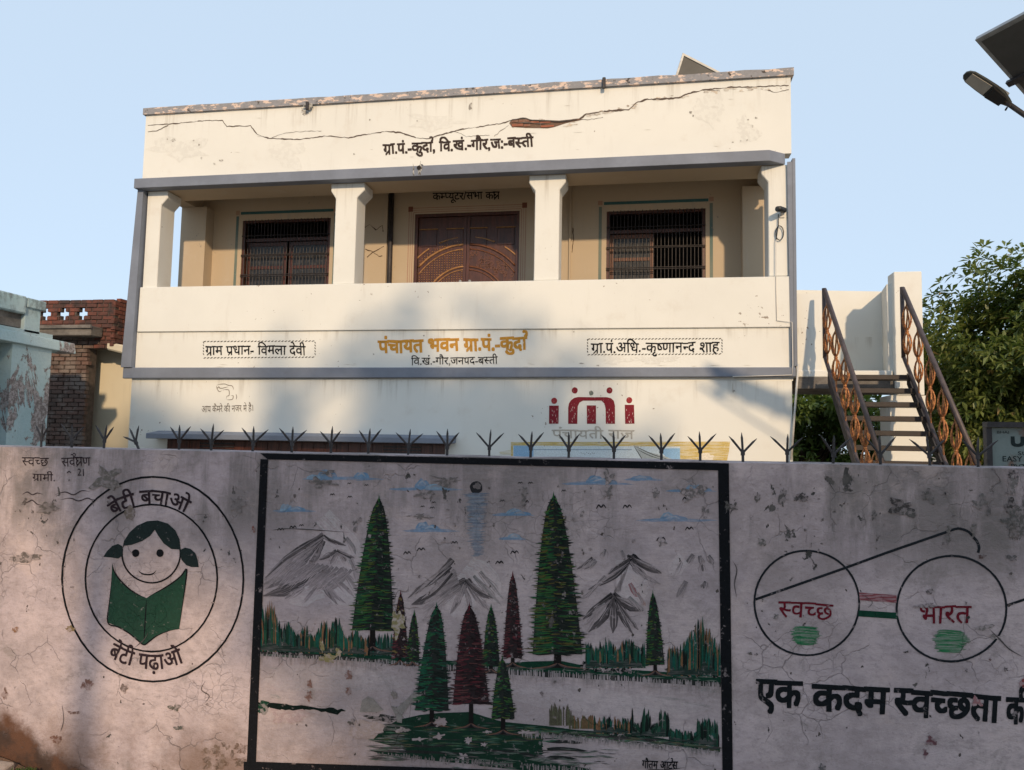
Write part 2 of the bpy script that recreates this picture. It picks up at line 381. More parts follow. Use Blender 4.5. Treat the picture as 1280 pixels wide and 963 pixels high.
# ---- Devanagari lettering: outlines of Blender's own text font, joined by hand into painted words
_gc = {}
def _raw(txt, wt):
    wt = 0
    if (txt, wt) in _gc: return _gc[(txt, wt)]
    c = bpy.data.curves.new('t', 'FONT'); c.body = txt; c.resolution_u = 3
    o = bpy.data.objects.new('t', c); COL.objects.link(o); bpy.context.view_layer.update()
    me = bpy.data.meshes.new_from_object(o.evaluated_get(bpy.context.evaluated_depsgraph_get()))
    V = [(v.co.x, v.co.y) for v in me.vertices]; F = [tuple(p.vertices) for p in me.polygons]
    bpy.data.objects.remove(o); bpy.data.curves.remove(c); bpy.data.meshes.remove(me)
    _gc[(txt, wt)] = (V, F); return V, F
def _xm(t, wt): V = _raw(t, wt)[0]; return max(v[0] for v in V)
def glyph(tok, wt):
    """token -> vertices, faces, advance (em)"""
    key = ('G', tok, wt)
    if key in _gc: return _gc[key]
    half = tok.endswith('~'); rak = '>' in tok; reph = '!' in tok; t = tok.strip('~').replace('>', '').replace('!', '')
    lat = all(ord(ch) < 128 for ch in t)
    if t == '_': r = ([], [], .30)
    elif t == 'KSH':
        V, F = [], []
        def bar(pts, w_=.08):
            for (x0, y0), (x1, y1) in zip(pts, pts[1:]):
                d = Vector((x1 - x0, y1 - y0)); l = d.length; d /= l; nn = Vector((-d.y, d.x)) * w_ / 2; e = d * .02; n = len(V)
                for q in (Vector((x0, y0)) - e + nn, Vector((x0, y0)) - e - nn, Vector((x1, y1)) + e - nn, Vector((x1, y1)) + e + nn): V.append((q.x, q.y))
                F.append((n, n + 1, n + 2, n + 3))
        bar([(0, .6), (.62, .6)]); bar([(.52, .6), (.52, 0)]); bar([(.22, .6), (.10, .5), (.12, .4), (.26, .36)]); bar([(.26, .36), (.10, .27), (.10, .12), (.22, .06), (.40, .26), (.52, .3)]); bar([(.22, .06), (.12, -.04)])
        r = (V, F, .62)
    else:
        V, F = _raw(t, wt)
        adv = (_xm(t + ('n' if lat else 'क'), wt) - _xm('n' if lat else 'क', wt))
        if t == 'ि': adv = .26
        if half or rak:
            bx = max(v[0] for v in V if abs(v[1]) < .12); stem = bx - .085
            if half:
                bm = bmesh.new(); vs = [bm.verts.new((x, y, 0)) for x, y in V]
                for f in F:
                    try: bm.faces.new([vs[i] for i in f])
                    except ValueError: pass
                bmesh.ops.bisect_plane(bm, geom=bm.verts[:] + bm.edges[:] + bm.faces[:], plane_co=(stem, 0, 0), plane_no=(1, 0, 0), clear_outer=True)
                bm.verts.index_update(); V = [(v.co.x, v.co.y) for v in bm.verts]; F = [tuple(v.index for v in f.verts) for f in bm.faces]; bm.free(); adv = stem
            else:
                V = list(V); n = len(V); F = list(F); tk = .035
                V += [(stem + .04, .24 + tk), (stem + .04, .24 - tk), (stem - .24, .0 - tk), (stem - .24, .0 + tk)]; F.append((n, n + 1, n + 2, n + 3))
        if reph:
            V = list(V); F = list(F); x = max(v[0] for v in V) - .08; tk = .036; pr = None
            for i in range(9):
                a = rad(-90 + 230 * i / 8); cx_, cy_ = x - .02, .80
                o_ = (cx_ + (.11 + tk) * math.cos(a), cy_ + (.13 + tk) * math.sin(a)); i_ = (cx_ + (.11 - tk) * math.cos(a), cy_ + (.13 - tk) * math.sin(a))
                n = len(V); V += [o_, i_]
                if pr is not None: F.append((pr, pr + 1, n + 1, n))
                pr = n
        r = (V, F, adv)
    _gc[key] = r; return r
def word(P, toks, start, end, height, col, wt=.012, al=1, arc=None, wob=.019, lean=0, latin=False):
    """lays tokens so that the headline runs start -> end (photo px); height = headline to baseline"""
    toks = toks.split('|'); gl = [glyph(t, wt) for t in toks]; tot = sum(q[2] for q in gl)
    hl = .70 if latin else .645
    s0 = Vector(start); s1 = Vector(end); L = (s1 - s0).length; dx = (s1 - s0) / L; dn = Vector((-dx.y, dx.x)); sx = L / tot; sy_ = height / hl; x = 0
    for t, (V, F, adv) in zip(toks, gl):
        if V:
            jy = rng.uniform(-.02, .02); jr = rng.uniform(-.035, .035); out = []
            for (vx, vy) in V:
                wx = vx + wob * mnoise.noise(Vector((vx * 3 + x, vy * 3, height))) * 2; wy = vy + jy + jr * vx + wob * mnoise.noise(Vector((vx * 3 + x, vy * 3, height + 9))) * 2
                xx = (x + wx + lean * vy) * sx; yy = (hl - wy) * sy_
                if arc:                                     # arc = (cx, cy, ry/rx ratio): text wraps round an ellipse
                    cx_, cyy, R0, a_s, sgn = arc; a = a_s + sgn * xx / R0; rr = R0 - yy * sgn if sgn > 0 else R0 + yy - height
                    out.append((cx_ + rr * math.cos(a), cyy + rr * 1.09 * math.sin(a)))
                else: q = s0 + dx * xx + dn * yy; out.append((q.x, q.y))
            e = max(wt, 0) * sy_
            for ex, ey in (((0, 0),) if wt <= .001 else ((-e, -e), (e, -e), (-e, e), (e, e)) if wt < .016 else ((-e, -e), (e, -e), (-e, e), (e, e), (0, 0), (-e, 0), (e, 0), (0, e), (0, -e))):
                P.tris([(a + ex, b_ + ey) for a, b_ in out], F, col, al)
        x += adv
    return P

def wallP(d=.0006): return Paint(onW, lambda a, b, off: (a, -off, min(b, 1.5435)), d)
def faceP(Y, d=.004):
    return Paint(lambda x, y: (lambda p: (p.x, p.z))(onY(x, y, Y)), lambda a, b, off: (a, Y - off, b), d)
BLK = (.008, .009, .012)

# ================================================================ boundary wall with its paintings
wall = thing('boundary_wall', (0, WY, 0), 'long grey boundary wall painted with a landscape, a girl emblem and round spectacles', 'wall', rz=WROT)
b = MB(); xs = [-14 + i * .2 for i in range(116)]
top = lambda x: 1.548 + .004 * mnoise.noise(Vector((x * 4, 3, 0))) + .002 * mnoise.noise(Vector((x * 19, 3, 0)))
for x0, x1 in zip(xs, xs[1:]):
    n = len(b.v)
    b.quad((x0, 0, -.3), (x1, 0, -.3), (x1, 0, top(x1)), (x0, 0, top(x0)))
    b.quad((x0, 0, top(x0)), (x1, 0, top(x1)), (x1, .23, top(x1) + .006), (x0, .23, top(x0) + .006))
    b.quad((x1, .23, -.3), (x0, .23, -.3), (x0, .23, top(x0) + .006), (x1, .23, top(x1) + .006))
b.quad((-14, 0, -.3), (-14, .23, -.3), (-14, .23, 1.55), (-14, 0, 1.55)); b.quad((9, 0, -.3), (9, .23, -.3), (9, .23, 1.55), (9, 0, 1.55))
part('masonry', b, M['wall'], wall, local=True)

# anti-climb spikes set in the wall top
spx = [(33, 0), (72, 0), (113, 0), (158, -.62), (209, 0), (250, 0), (303, .04), (353, 0), (403, 0), (451, 0), (502, .03), (552, 0), (606, 0), (659, 0), (708, 0), (766, 0), (827, 0), (877, 0), (932, 0), (989, 0), (1048, .05), (1109, 0), (1173, -.04), (1235, 0)]
for px, tilt in spx:
    u_, _z = onW(px, 560 + px * .0245); sb = MB(); zj = .052 + rng.uniform(-.004, .004)
    def P3(x, z): c_, s_ = math.cos(tilt), math.sin(tilt); return (x * c_ + z * s_, 0, -x * s_ + z * c_)
    sb.tube([P3(0, -.05), P3(0, zj)], .0065, 6)
    for a in (-rad(rng.uniform(38, 50)), rng.uniform(-.08, .08), rad(rng.uniform(38, 50))):
        L_ = rng.uniform(.084, .105) * (.88 if abs(a) < .1 else 1); c0 = (0, zj - .006); c1 = (math.sin(a) * L_ * .72, zj + math.cos(a) * L_ * .72); c2 = (math.sin(a) * L_, zj + math.cos(a) * L_)
        sb.tube([P3(*c0), P3(*c1), P3(*c2)], [.0055, .0055, .001], 6)
    sb.tube([P3(0, zj - .018), P3(0, zj + .008)], .010, 6)
    o = part('wall_spike', sb, M['iron'], wall, local=True); o.location = (u_, .10, top(u_))
    o.rotation_euler = (rng.uniform(-.05, .05), 0, rng.uniform(-.3, .3))

# --- landscape mural
mural = wallP(.0004)
mural.poly([(328, 573), (905, 587), (908, 962), (312, 954)], (.375, .325, .345), .35, .5)
mural = mural.link('landscape_mural', M['wallpaint'], wall, True)
P = wallP(.004)
P.poly([(326, 562), (911, 575.5), (911, 588.5), (335, 574.5)], BLK); P.poly([(326, 574), (335.5, 574.5), (320.5, 953), (309, 953)], BLK)
P.poly([(897.5, 588), (911, 588), (916, 972), (903, 970)], BLK); P.poly([(305, 952), (321, 952), (920, 972), (920, 984), (305, 963)], BLK)
P.link('black_border', M['wallpaint'], mural, True)
z5 = zm(300, 550, 3.765); z6 = zm(600, 550, 3.765); z7 = zm(300, 740, 4.0); z8 = zm(600, 740, 4.0)
# mountains
MG = (.022, .021, .025); MG2 = (.075, .072, .08); MW = (.60, .58, .60)
def mtn(lst, name):
    P = wallP(.0012)
    for pts, wd, col, al in lst: P.stroke(pts, wd * (1 if col == MW else 1.1), col, min(1, al * 1.3), al * .85, dry=.95 if col == MW else (.15 if col == BLK else .35), t0=.95, t1=.12, wob=.4)
    for pts, wd, col, al in lst:
        if col == MW: continue
        (ax_, ay_), (bx_, by_) = pts[0], pts[-1]
        for q in range(5):
            o_ = rng.uniform(-5, 5); e_ = rng.uniform(.5, 1.1); P.stroke([(ax_ + o_ * .4, ay_ + abs(o_) * .5), ((ax_ + bx_) / 2 + o_, (ay_ + by_) / 2 + rng.uniform(-2, 3)), (ax_ + (bx_ - ax_) * e_ + o_, ay_ + (by_ - ay_) * e_ + rng.uniform(0, 5))], rng.uniform(.6, 1.4), rng.choice([MG, MG2, (.13, .125, .13)]), .75, .2, dry=.6, t0=.5, t1=.1)
    return P.link(name, M['wallpaint'], mural, True)
L1 = [(z5(390, 360, 520, 500, 540, 600), 26, MW, .35), (z5(400, 640, 480, 700, 520, 780), 40, MW, .4), (z5(395, 470, 470, 520, 560, 640), 34, MW, .3), (z5(380, 700, 300, 740, 230, 760), 22, MW, .3),
      (z5(395, 448, 330, 490, 220, 560, 120, 650), 8, MG, .95), (z5(392, 452, 430, 475, 500, 498), 5, MG, .9), (z5(388, 470, 330, 560, 250, 640, 120, 700), 10, MG, .8), (z5(380, 490, 350, 560, 290, 620), 7, MG, .75),
      (z5(378, 620, 300, 670, 200, 710, 110, 735), 11, MG, .95), (z5(330, 500, 240, 550, 130, 640), 8, MG2, .6), (z5(340, 520, 230, 610, 115, 680), 10, MG2, .7), (z5(300, 540, 200, 600, 118, 660), 9, MG, .6),
      (z5(455, 522, 420, 545, 370, 565), 5, MG, .95), (z5(455, 522, 500, 545, 540, 556), 5, MG, .95), (z5(460, 530, 440, 560, 425, 585), 4, MG, .6), (z5(465, 530, 490, 560, 500, 572), 4, MG, .7),
      (z5(385, 640, 400, 700, 460, 775), 5, MG, .7), (z5(390, 660, 430, 720, 500, 770), 4, MG2, .6), (z5(420, 620, 480, 680, 540, 740), 4, MG2, .5), (z5(480, 600, 520, 660, 560, 720), 4, MG2, .45),
      (z5(500, 460, 530, 500, 545, 540), 4, (.06, .09, .09), .6), (z5(360, 690, 330, 730, 300, 770), 4, MG2, .5), (z5(300, 690, 250, 720, 210, 750), 4, MG2, .6), (z5(520, 560, 545, 620, 560, 690), 5, (.10, .14, .15), .4)]
for k in range(14):
    x = 130 + k * 22; L1.append((z5(x + 110, 560 + k * 4, x + 40, 620 + k * 5, x - 10, 670 + k * 3), 4, MG2, .5))
mtn(L1, 'painted_mountain')
L2 = [(z5(1060, 600, 1130, 660, 1220, 760), 40, MW, .35), (z5(1050, 700, 1040, 760, 1000, 830), 40, MW, .3),
      (z5(1000, 562, 940, 630, 860, 690, 790, 745), 6, MG, .85), (z5(985, 590, 930, 650, 845, 695), 8, MG, .95), (z5(1000, 628, 930, 710, 870, 750, 808, 775), 9, BLK, .95),
      (z5(1065, 660, 1010, 690, 940, 735), 7, MG, .95), (z5(1065, 660, 1110, 710, 1190, 745), 8, MG, .95), (z5(1060, 670, 1035, 740, 990, 820), 7, MG, .7), (z5(1055, 680, 1040, 720, 1020, 770), 6, MG2, .7),
      (z5(1075, 680, 1110, 740, 1170, 800), 5, MG2, .7), (z5(1100, 640, 1150, 690, 1230, 780), 4, (.05, .09, .085), .6), (z5(1130, 620, 1180, 680, 1240, 750), 4, (.05, .09, .085), .5), (z5(960, 740, 920, 790, 860, 850), 5, MG2, .5), (z5(1060, 700, 1075, 760, 1080, 800), 4, MG2, .5)]
for k in range(8): L2.append((z5(1010 + k * 4, 610 + k * 12, 960, 660 + k * 14, 880 - k * 3, 720 + k * 16), 3.5, MG2, .4))
mtn(L2, 'painted_mountain')
L3 = [(z6(640, 640, 700, 650, 760, 760), 50, MW, .3), (z6(710, 548, 660, 600, 600, 632), 7, BLK, .95), (z6(710, 548, 770, 590, 855, 628), 8, BLK, .95), (z6(700, 575, 640, 640, 560, 680, 510, 705), 5, MG, .9), (z6(710, 570, 750, 620, 790, 660), 6, MG, .8),
      (z6(720, 600, 770, 640, 850, 680), 5, MG2, .6), (z6(530, 555, 500, 580, 455, 610), 4, MG, .8), (z6(545, 565, 520, 590, 490, 610), 3.5, MG2, .7), (z6(590, 515, 585, 535, 582, 550), 3, MG2, .7), (z6(665, 522, 675, 540, 685, 560), 3, MG2, .7),
      (z6(625, 728, 560, 780, 485, 845), 7, BLK, 1), (z6(625, 728, 690, 780, 770, 803), 8, BLK, 1), (z6(625, 745, 590, 830, 510, 905), 7, BLK, .95), (z6(628, 750, 632, 830, 625, 910), 8, BLK, .9), (z6(640, 760, 665, 830, 720, 915), 5, BLK, .9), (z6(650, 765, 700, 840, 745, 895), 5, BLK, .9),
      (z6(590, 640, 520, 720, 470, 750), 4, MG2, .6), (z6(705, 675, 725, 715, 740, 740), 5, (.25, .05, .06), .8), (z6(740, 720, 765, 760, 780, 780), 4, (.30, .13, .09), .6), (z6(560, 800, 530, 830, 500, 870), 5, MG2, .5), (z6(700, 740, 740, 780, 770, 800), 5, (.04, .09, .08), .5), (z6(590, 770, 560, 800, 530, 810), 6, (.05, .10, .09), .4),
      (z6(1005, 540, 990, 560, 965, 590), 5, MG2, .8), (z6(1035, 545, 1037, 565, 1040, 585), 4, MG2, .7), (z6(1075, 545, 1090, 565, 1100, 585), 4, MG2, .7), (z6(1040, 580, 1045, 600, 1050, 620), 3, BLK, .8), (z6(1060, 665, 1055, 680, 1052, 700), 3, BLK, .8), (z6(970, 665, 950, 700, 925, 740), 6, MG2, .6), (z6(950, 570, 930, 600, 915, 630), 4, MG2, .6), (z6(960, 560, 930, 590, 900, 640), 20, MW, .3)]
mtn(L3, 'painted_mountain')
P = wallP(.0014)
for pts, wd in ((z6(715, 545, 680, 580, 620, 625), 2.6), (z6(705, 545, 760, 585, 850, 625), 2.8), (z6(630, 726, 570, 770, 490, 843), 2.8), (z6(622, 726, 680, 780, 768, 802), 3.2), (z6(625, 745, 590, 830, 512, 905), 3), (z6(628, 750, 632, 830, 625, 905), 3), (z6(640, 760, 665, 830, 718, 912), 2), (z6(650, 765, 700, 840, 742, 892), 2), (z5(1000, 628, 930, 710, 870, 750, 808, 775), 3.4), (z5(1065, 660, 1010, 690, 940, 735), 2.4), (z5(1062, 658, 1110, 710, 1190, 745), 2.8), (z5(390, 448, 330, 490, 220, 560, 120, 650), 3), (z5(378, 620, 300, 670, 200, 710, 112, 735), 4), (z5(455, 522, 420, 545, 372, 565), 1.8), (z5(455, 522, 500, 545, 540, 556), 1.8), (z5(395, 448, 430, 475, 500, 498), 2)): P.stroke(pts, wd, (.012, .012, .014), .95, .8, dry=.2, t0=.9, t1=.3, wob=.5)
P.link('painted_ridges', M['wallpaint'], mural, True)
# clouds, sun and birds
BL = (.14, .28, .45); BL2 = (.24, .38, .52)
def cloud(x0, x1, yb, bumps):
    P = wallP(.0008); P.stroke([(x0, yb), ((x0 + x1) / 2, yb - 1), (x1, yb + .5)], 4, BL, .85, .6, dry=.5, t0=.1, t1=.1)
    for (bx, h, wd) in bumps:
        pts = [(bx - wd, yb)] + [(bx + wd * math.cos(rad(180 - q * 20)), yb - 1 - h * math.sin(rad(q * 20)) * rng.uniform(.75, 1.1)) for q in range(1, 9)] + [(bx + wd, yb)]
        P.poly(pts, BL2 if rng.random() < .4 else BL, .9, .25)
        P.stroke([(bx - wd * .6, yb - h * .35), (bx, yb - h * .8), (bx + wd * .5, yb - h * .35)], 2.5, BL2, .7, dry=.5)
    for q in range(4): a = rng.uniform(x0, x1 - 15); P.stroke([(a, yb + rng.uniform(-2, 2)), (a + rng.uniform(12, 30), yb + rng.uniform(-1, 1))], 1.6, BL, .8)
    P.link('painted_cloud', M['wallpaint'], mural, True)
for a in ((378, 480, 599, [(409, 12, 13), (452, 9, 10), (392, 5, 9)]), (486, 578, 612, [(528, 13, 10), (545, 6, 14)]), (341, 395, 639, [(358, 9, 8), (370, 5, 12)]), (503, 575, 664, [(528, 12, 9), (538, 7, 13)]), (615, 668, 644, [(643, 7, 11), (650, 4, 14)]), (623, 658, 674, [(643, 6, 9)]), (702, 790, 605, [(744, 10, 12), (752, 7, 20)]), (780, 829, 600, [(802, 5, 14)]), (832, 896, 614, [(868, 8, 11), (872, 4, 18)]), (795, 887, 651, [(834, 10, 9), (842, 6, 18)])): cloud(*a)
P = wallP(.0014); P.blob(595.3, 609.5, 7.8, 7.8, (.03, .03, .035), 1, .04, 28); P.blob(596.5, 608, 4.5, 4, (.04, .04, .045), .5, .3)
for k in range(70):
    y = 617 + 79 * (k / 70); hw = 14 - 8 * (k / 70) + rng.uniform(-2, 2); c = (.10, .17, .26) if rng.random() < .6 else (.20, .27, .35)
    x = 595.5 + rng.uniform(-4, 4); P.stroke([(x - hw, y), (x, y + rng.uniform(-.5, .5)), (x + hw, y)], 1.3, c, .75, dry=.4)
P.link('painted_sun', M['wallpaint'], mural, True)
P = wallP(.0016)
for q, s_ in ((z5(787, 533), 4.5), (z5(853, 516), 5), (z5(1010, 484), 4), (z5(1220, 577), 4), (z5(192, 422), 4), (z5(250, 412), 4.5), (z5(290, 403), 3), (z5(435, 258), 3), (z5(518, 269), 3), (z5(596, 214), 2.5), (z5(515, 206), 2.5), (z5(860, 314), 2.5), (z5(905, 320), 3), (z5(912, 295), 2.5), (z5(1235, 288), 3),
              (z6(570, 315), 6), (z6(693, 315), 5.5), (z6(985, 418), 5), (z6(852, 468), 5.5), (z6(972, 277), 5), (z6(163, 530), 5), (z6(92, 578), 5), (z6(105, 287), 3), (z6(215, 292), 4), (z6(190, 203), 3), (z6(238, 203), 3), (z6(395, 240), 3)):
    x, y = q[0]; P.stroke([(x - s_, y + s_ * .4), (x - s_ * .5, y - s_ * .35), (x, y + s_ * .1), (x + s_ * .5, y - s_ * .4), (x + s_, y + s_ * .25)], s_ * .32, BLK, .95, t0=.5, t1=.4)
P.link('painted_birds', M['wallpaint'], mural, True)
# banks and water
GR = (.007, .048, .028); DG = (.003, .011, .009); TE = (.006, .095, .07); OL = (.055, .07, .02); OR = (.24, .12, .06)
P = wallP(.0018)
top_ = [(324, 811), (400, 815), (440, 817), (470, 814), (500, 822), (560, 826), (620, 830), (660, 827), (700, 826), (740, 834), (800, 838), (860, 842), (901, 846)]
bot_ = [(901, 857), (840, 853), (770, 849), (700, 845), (640, 842), (560, 836), (500, 830), (430, 824), (324, 818)]
P.poly(top_ + bot_, GR); P.stroke([(q[0], q[1] - 1) for q in reversed(bot_)], 5.5, DG, .95, wob=.6, t0=1, t1=1)
for k in range(60):
    x = rng.uniform(326, 880); y = 817 + (x - 326) * .056 + rng.uniform(-2, 3); P.stroke([(x, y), (x + rng.uniform(10, 30), y + rng.uniform(0, 2))], 1.6, (.02, .09, .05) if rng.random() < .6 else DG, .8)
for k in range(520):                                        # ragged reflections under the bank
    x = rng.uniform(326, 899); yb = 820 + (x - 326) * .066; l = rng.uniform(3, 14) * (1.5 if x > 640 else 1)
    yb += rng.uniform(-4, 0); P.stroke([(x, yb - 2), (x + rng.uniform(-.5, .5), yb + l)], rng.uniform(.6, 1.4), (.03, .06, .055) if rng.random() < .6 else (.12, .14, .15), .6, .03, dry=.3, t0=1)
P.link('painted_riverbank', M['wallpaint'], mural, True)
P = wallP(.0019)
xs_ = [322 + i * 5 for i in range(23)]
P.poly([(x, 877.5 + (x - 322) * .09 + rng.uniform(-1.5, 1.5)) for x in xs_] + [(x, 886 + (x - 322) * .05 + rng.uniform(-3, 3)) for x in reversed(xs_)], DG)
P.blob(327, 884, 7, 8, GR, 1, .5); P.blob(478, 898, 20, 4.5, DG, .95, .6)
isl = z7(720, 680, 790, 640, 900, 615, 1000, 605, 1150, 600, 1280, 640) + z8(120, 650, 330, 670, 480, 690, 700, 705, 900, 730, 1100, 765, 1200, 780) + z8(1200, 800, 1080, 785, 880, 755, 640, 730, 500, 722, 400, 712, 330, 715, 310, 750, 330, 800, 280, 830) + z8(150, 850, 0, 840) + z7(1150, 830, 1000, 810, 860, 800, 760, 770, 660, 745)
P.poly(isl, (.010, .040, .024))
P.poly(z7(650, 792, 820, 800, 1000, 805, 1280, 815) + z8(100, 815, 300, 845, 520, 880, 600, 900, 300, 900, 0, 870) + z7(1180, 862, 1000, 848, 820, 826, 700, 808), (.010, .040, .024))
for pts in (z8(330, 750, 420, 748, 515, 755), z8(310, 788, 420, 785, 540, 795), z8(320, 830, 400, 828, 490, 836)): P.stroke(pts, 4.5, DG, .95, wob=.5)
for pts in (z7(640, 690, 720, 690, 800, 680), z7(640, 795, 900, 800, 1200, 812), z8(190, 690, 500, 712, 900, 745, 1200, 790), z8(0, 790, 160, 800, 300, 822), z7(720, 760, 900, 770, 1100, 765)): P.stroke(pts, 3.5, DG, .95, wob=.5)
for k in range(260):
    t = rng.random(); x, y = rng.choice([(rng.uniform(480, 700), 0), (rng.uniform(660, 898), 1)])
    if y == 0: y = rng.uniform(903, 934) if x < 650 else rng.uniform(912, 926)
    else: y = 910 + (x - 660) * .10 + rng.uniform(-2, 4)
    P.stroke([(x - rng.uniform(5, 14), y), (x + rng.uniform(5, 14), y + rng.uniform(-.5, 2))], rng.uniform(1, 2), rng.choice([(.02, .12, .06), DG, DG, (.03, .10, .03), (.01, .08, .05), OL]), .9)
for k in range(240):
    x = rng.uniform(650, 899); yb = 914 + (x - 650) * .105; yb += rng.uniform(-3, 1); P.stroke([(x, yb), (x, yb + rng.uniform(2, 10))], rng.uniform(1, 2), (.02, .04, .03), .8, .02, dry=.3, t0=1)
for k in range(170):
    x = rng.uniform(470, 740); yb = 942 + (x - 470) * .075; yb += rng.uniform(-3, 1); P.stroke([(x, yb), (x, yb + rng.uniform(2, 10))], rng.uniform(1, 2.2), (.02, .04, .03), .8, .02, dry=.3, t0=1)
for q in (z7(1010, 655), z7(1140, 740), z7(900, 735), z7(790, 690), z7(1115, 820), z8(330, 780), z8(20, 760), z7(1240, 700), z8(230, 700), z7(1000, 720)): P.blob(*q[0], rng.uniform(3, 8), rng.uniform(1.5, 4), (.42, .34, .34), .9, .7)
for k in range(150):
    t = rng.random(); x = rng.choice([rng.uniform(462, 500), rng.uniform(560, 760)]); y = rng.uniform(905, 950) if x < 500 else rng.uniform(935, 960)
    P.stroke([(x - rng.uniform(4, 12), y), (x + rng.uniform(6, 18), y + rng.uniform(-.5, 2))], rng.uniform(1, 2.4), rng.choice([(.010, .05, .03), DG, (.02, .09, .05)]), .85, dry=.3)
P.link('painted_island', M['wallpaint'], mural, True)
# faint washes on the painted water
P = wallP(.0007)
for (x, y, l) in ((333, 835, 22), (340, 853, 18), (336, 870, 16), (650, 868, 60), (660, 873, 90), (800, 872, 60), (835, 880, 55), (760, 882, 30), (870, 862, 28)):
    P.stroke([(x, y), (x + l / 2, y + 1), (x + l, y + 3)], 5, (.09, .16, .16), .35, dry=.8)
P.stroke(z8(100, 520, 400, 525, 700, 560, 1180, 590), 30, (.46, .42, .44), .35, dry=.5); P.stroke(z7(120, 440, 400, 430, 880, 460), 34, (.44, .41, .43), .35, dry=.5)
P.link('painted_water', M['wallpaint'], mural, True)
# reeds
def reeds(name, x0, x1, base, hf, n, cols, wd=2.2, d=.002):
    P = wallP(d); n = int(n * 1.9)
    for k in range(n):
        x = rng.uniform(x0, x1); b_ = base(x); h = hf(x) * rng.uniform(.45, 1.05)
        P.stroke([(x, b_ + 2), (x + rng.uniform(-.5, .5), b_ - h * .5), (x + rng.uniform(-.8, .8), b_ - h)], rng.uniform(.6, 1.2) * wd, rng.choice(cols), 1, .98, t0=1, t1=.1)
    Q = [x0 + i * 2.2 for i in range(int((x1 - x0) / 2.2))]
    if 'z' not in name and hf((x0 + x1) / 2) > 10 and x1 - x0 > 35: P.poly([(x, base(x) - hf(x) * rng.uniform(.05, .32)) for x in Q] + [(x, base(x) + 1) for x in reversed(Q)], (.008, .032, .024), .97, .1)
    P.link(name, M['wallpaint'], mural, True)
CG = [TE, TE, GR, (.02, .09, .05), DG, (.03, .07, .06)]
reeds('painted_reeds', 326, 462, lambda x: 812 + (x - 326) * .04, lambda x: 26 + 34 * math.exp(-((x - 330) / 22) ** 2) + 18 * math.exp(-((x - 415) / 12) ** 2) + 6 * math.sin(x * .3), 190, CG + [OR], 2.6)
reeds('painted_reeds', 462, 500, lambda x: 818, lambda x: 26, 26, CG)
reeds('painted_reeds', 732, 806, lambda x: 833, lambda x: 22 + 14 * abs(math.sin(x * .11)), 110, CG + [OR], 2.3)
reeds('painted_reeds', 835, 900, lambda x: 843, lambda x: 34 + 36 * math.exp(-((x - 876) / 16) ** 2), 150, CG + [OR, OR], 2.5)
reeds('painted_reeds', 686, 716, lambda x: 905, lambda x: 26, 14, [(.12, .12, .07), (.10, .09, .06)], 2.2, .0024)
reeds('painted_reeds', 712, 742, lambda x: 909, lambda x: 15, 26, [OR, (.16, .10, .05), (.10, .10, .05)], 2.2, .0024)
reeds('painted_reeds', 742, 790, lambda x: 915, lambda x: 20, 34, [GR, DG, OR, TE], 2.2, .0024)
reeds('painted_reeds', 790, 836, lambda x: 919, lambda x: 34 if int(x / 11) % 2 else 16, 44, [GR, DG, (.02, .08, .05)], 2.6, .0024)
reeds('painted_reeds', 836, 898, lambda x: 924 + (x - 836) * .12, lambda x: 14 + 18 * (x > 872), 74, [GR, DG, TE, (.02, .08, .05)], 2.2, .0024)
P = wallP(.0022)
for (a, c_, y, h) in ((728, 792, 832, 7), (836, 900, 838, 7), (328, 382, 811, 6), (757, 785, 914, 5), (852, 876, 924, 5)):
    for k in range(int((c_ - a) / 5)): P.blob(a + 2 + k * 5, y + (k % 2) + (k * 5) * .06, 5, h * .7, DG if k % 3 else (.008, .012, .012), 1, .4, 10)
P.link('painted_shrubs', M['wallpaint'], mural, True)
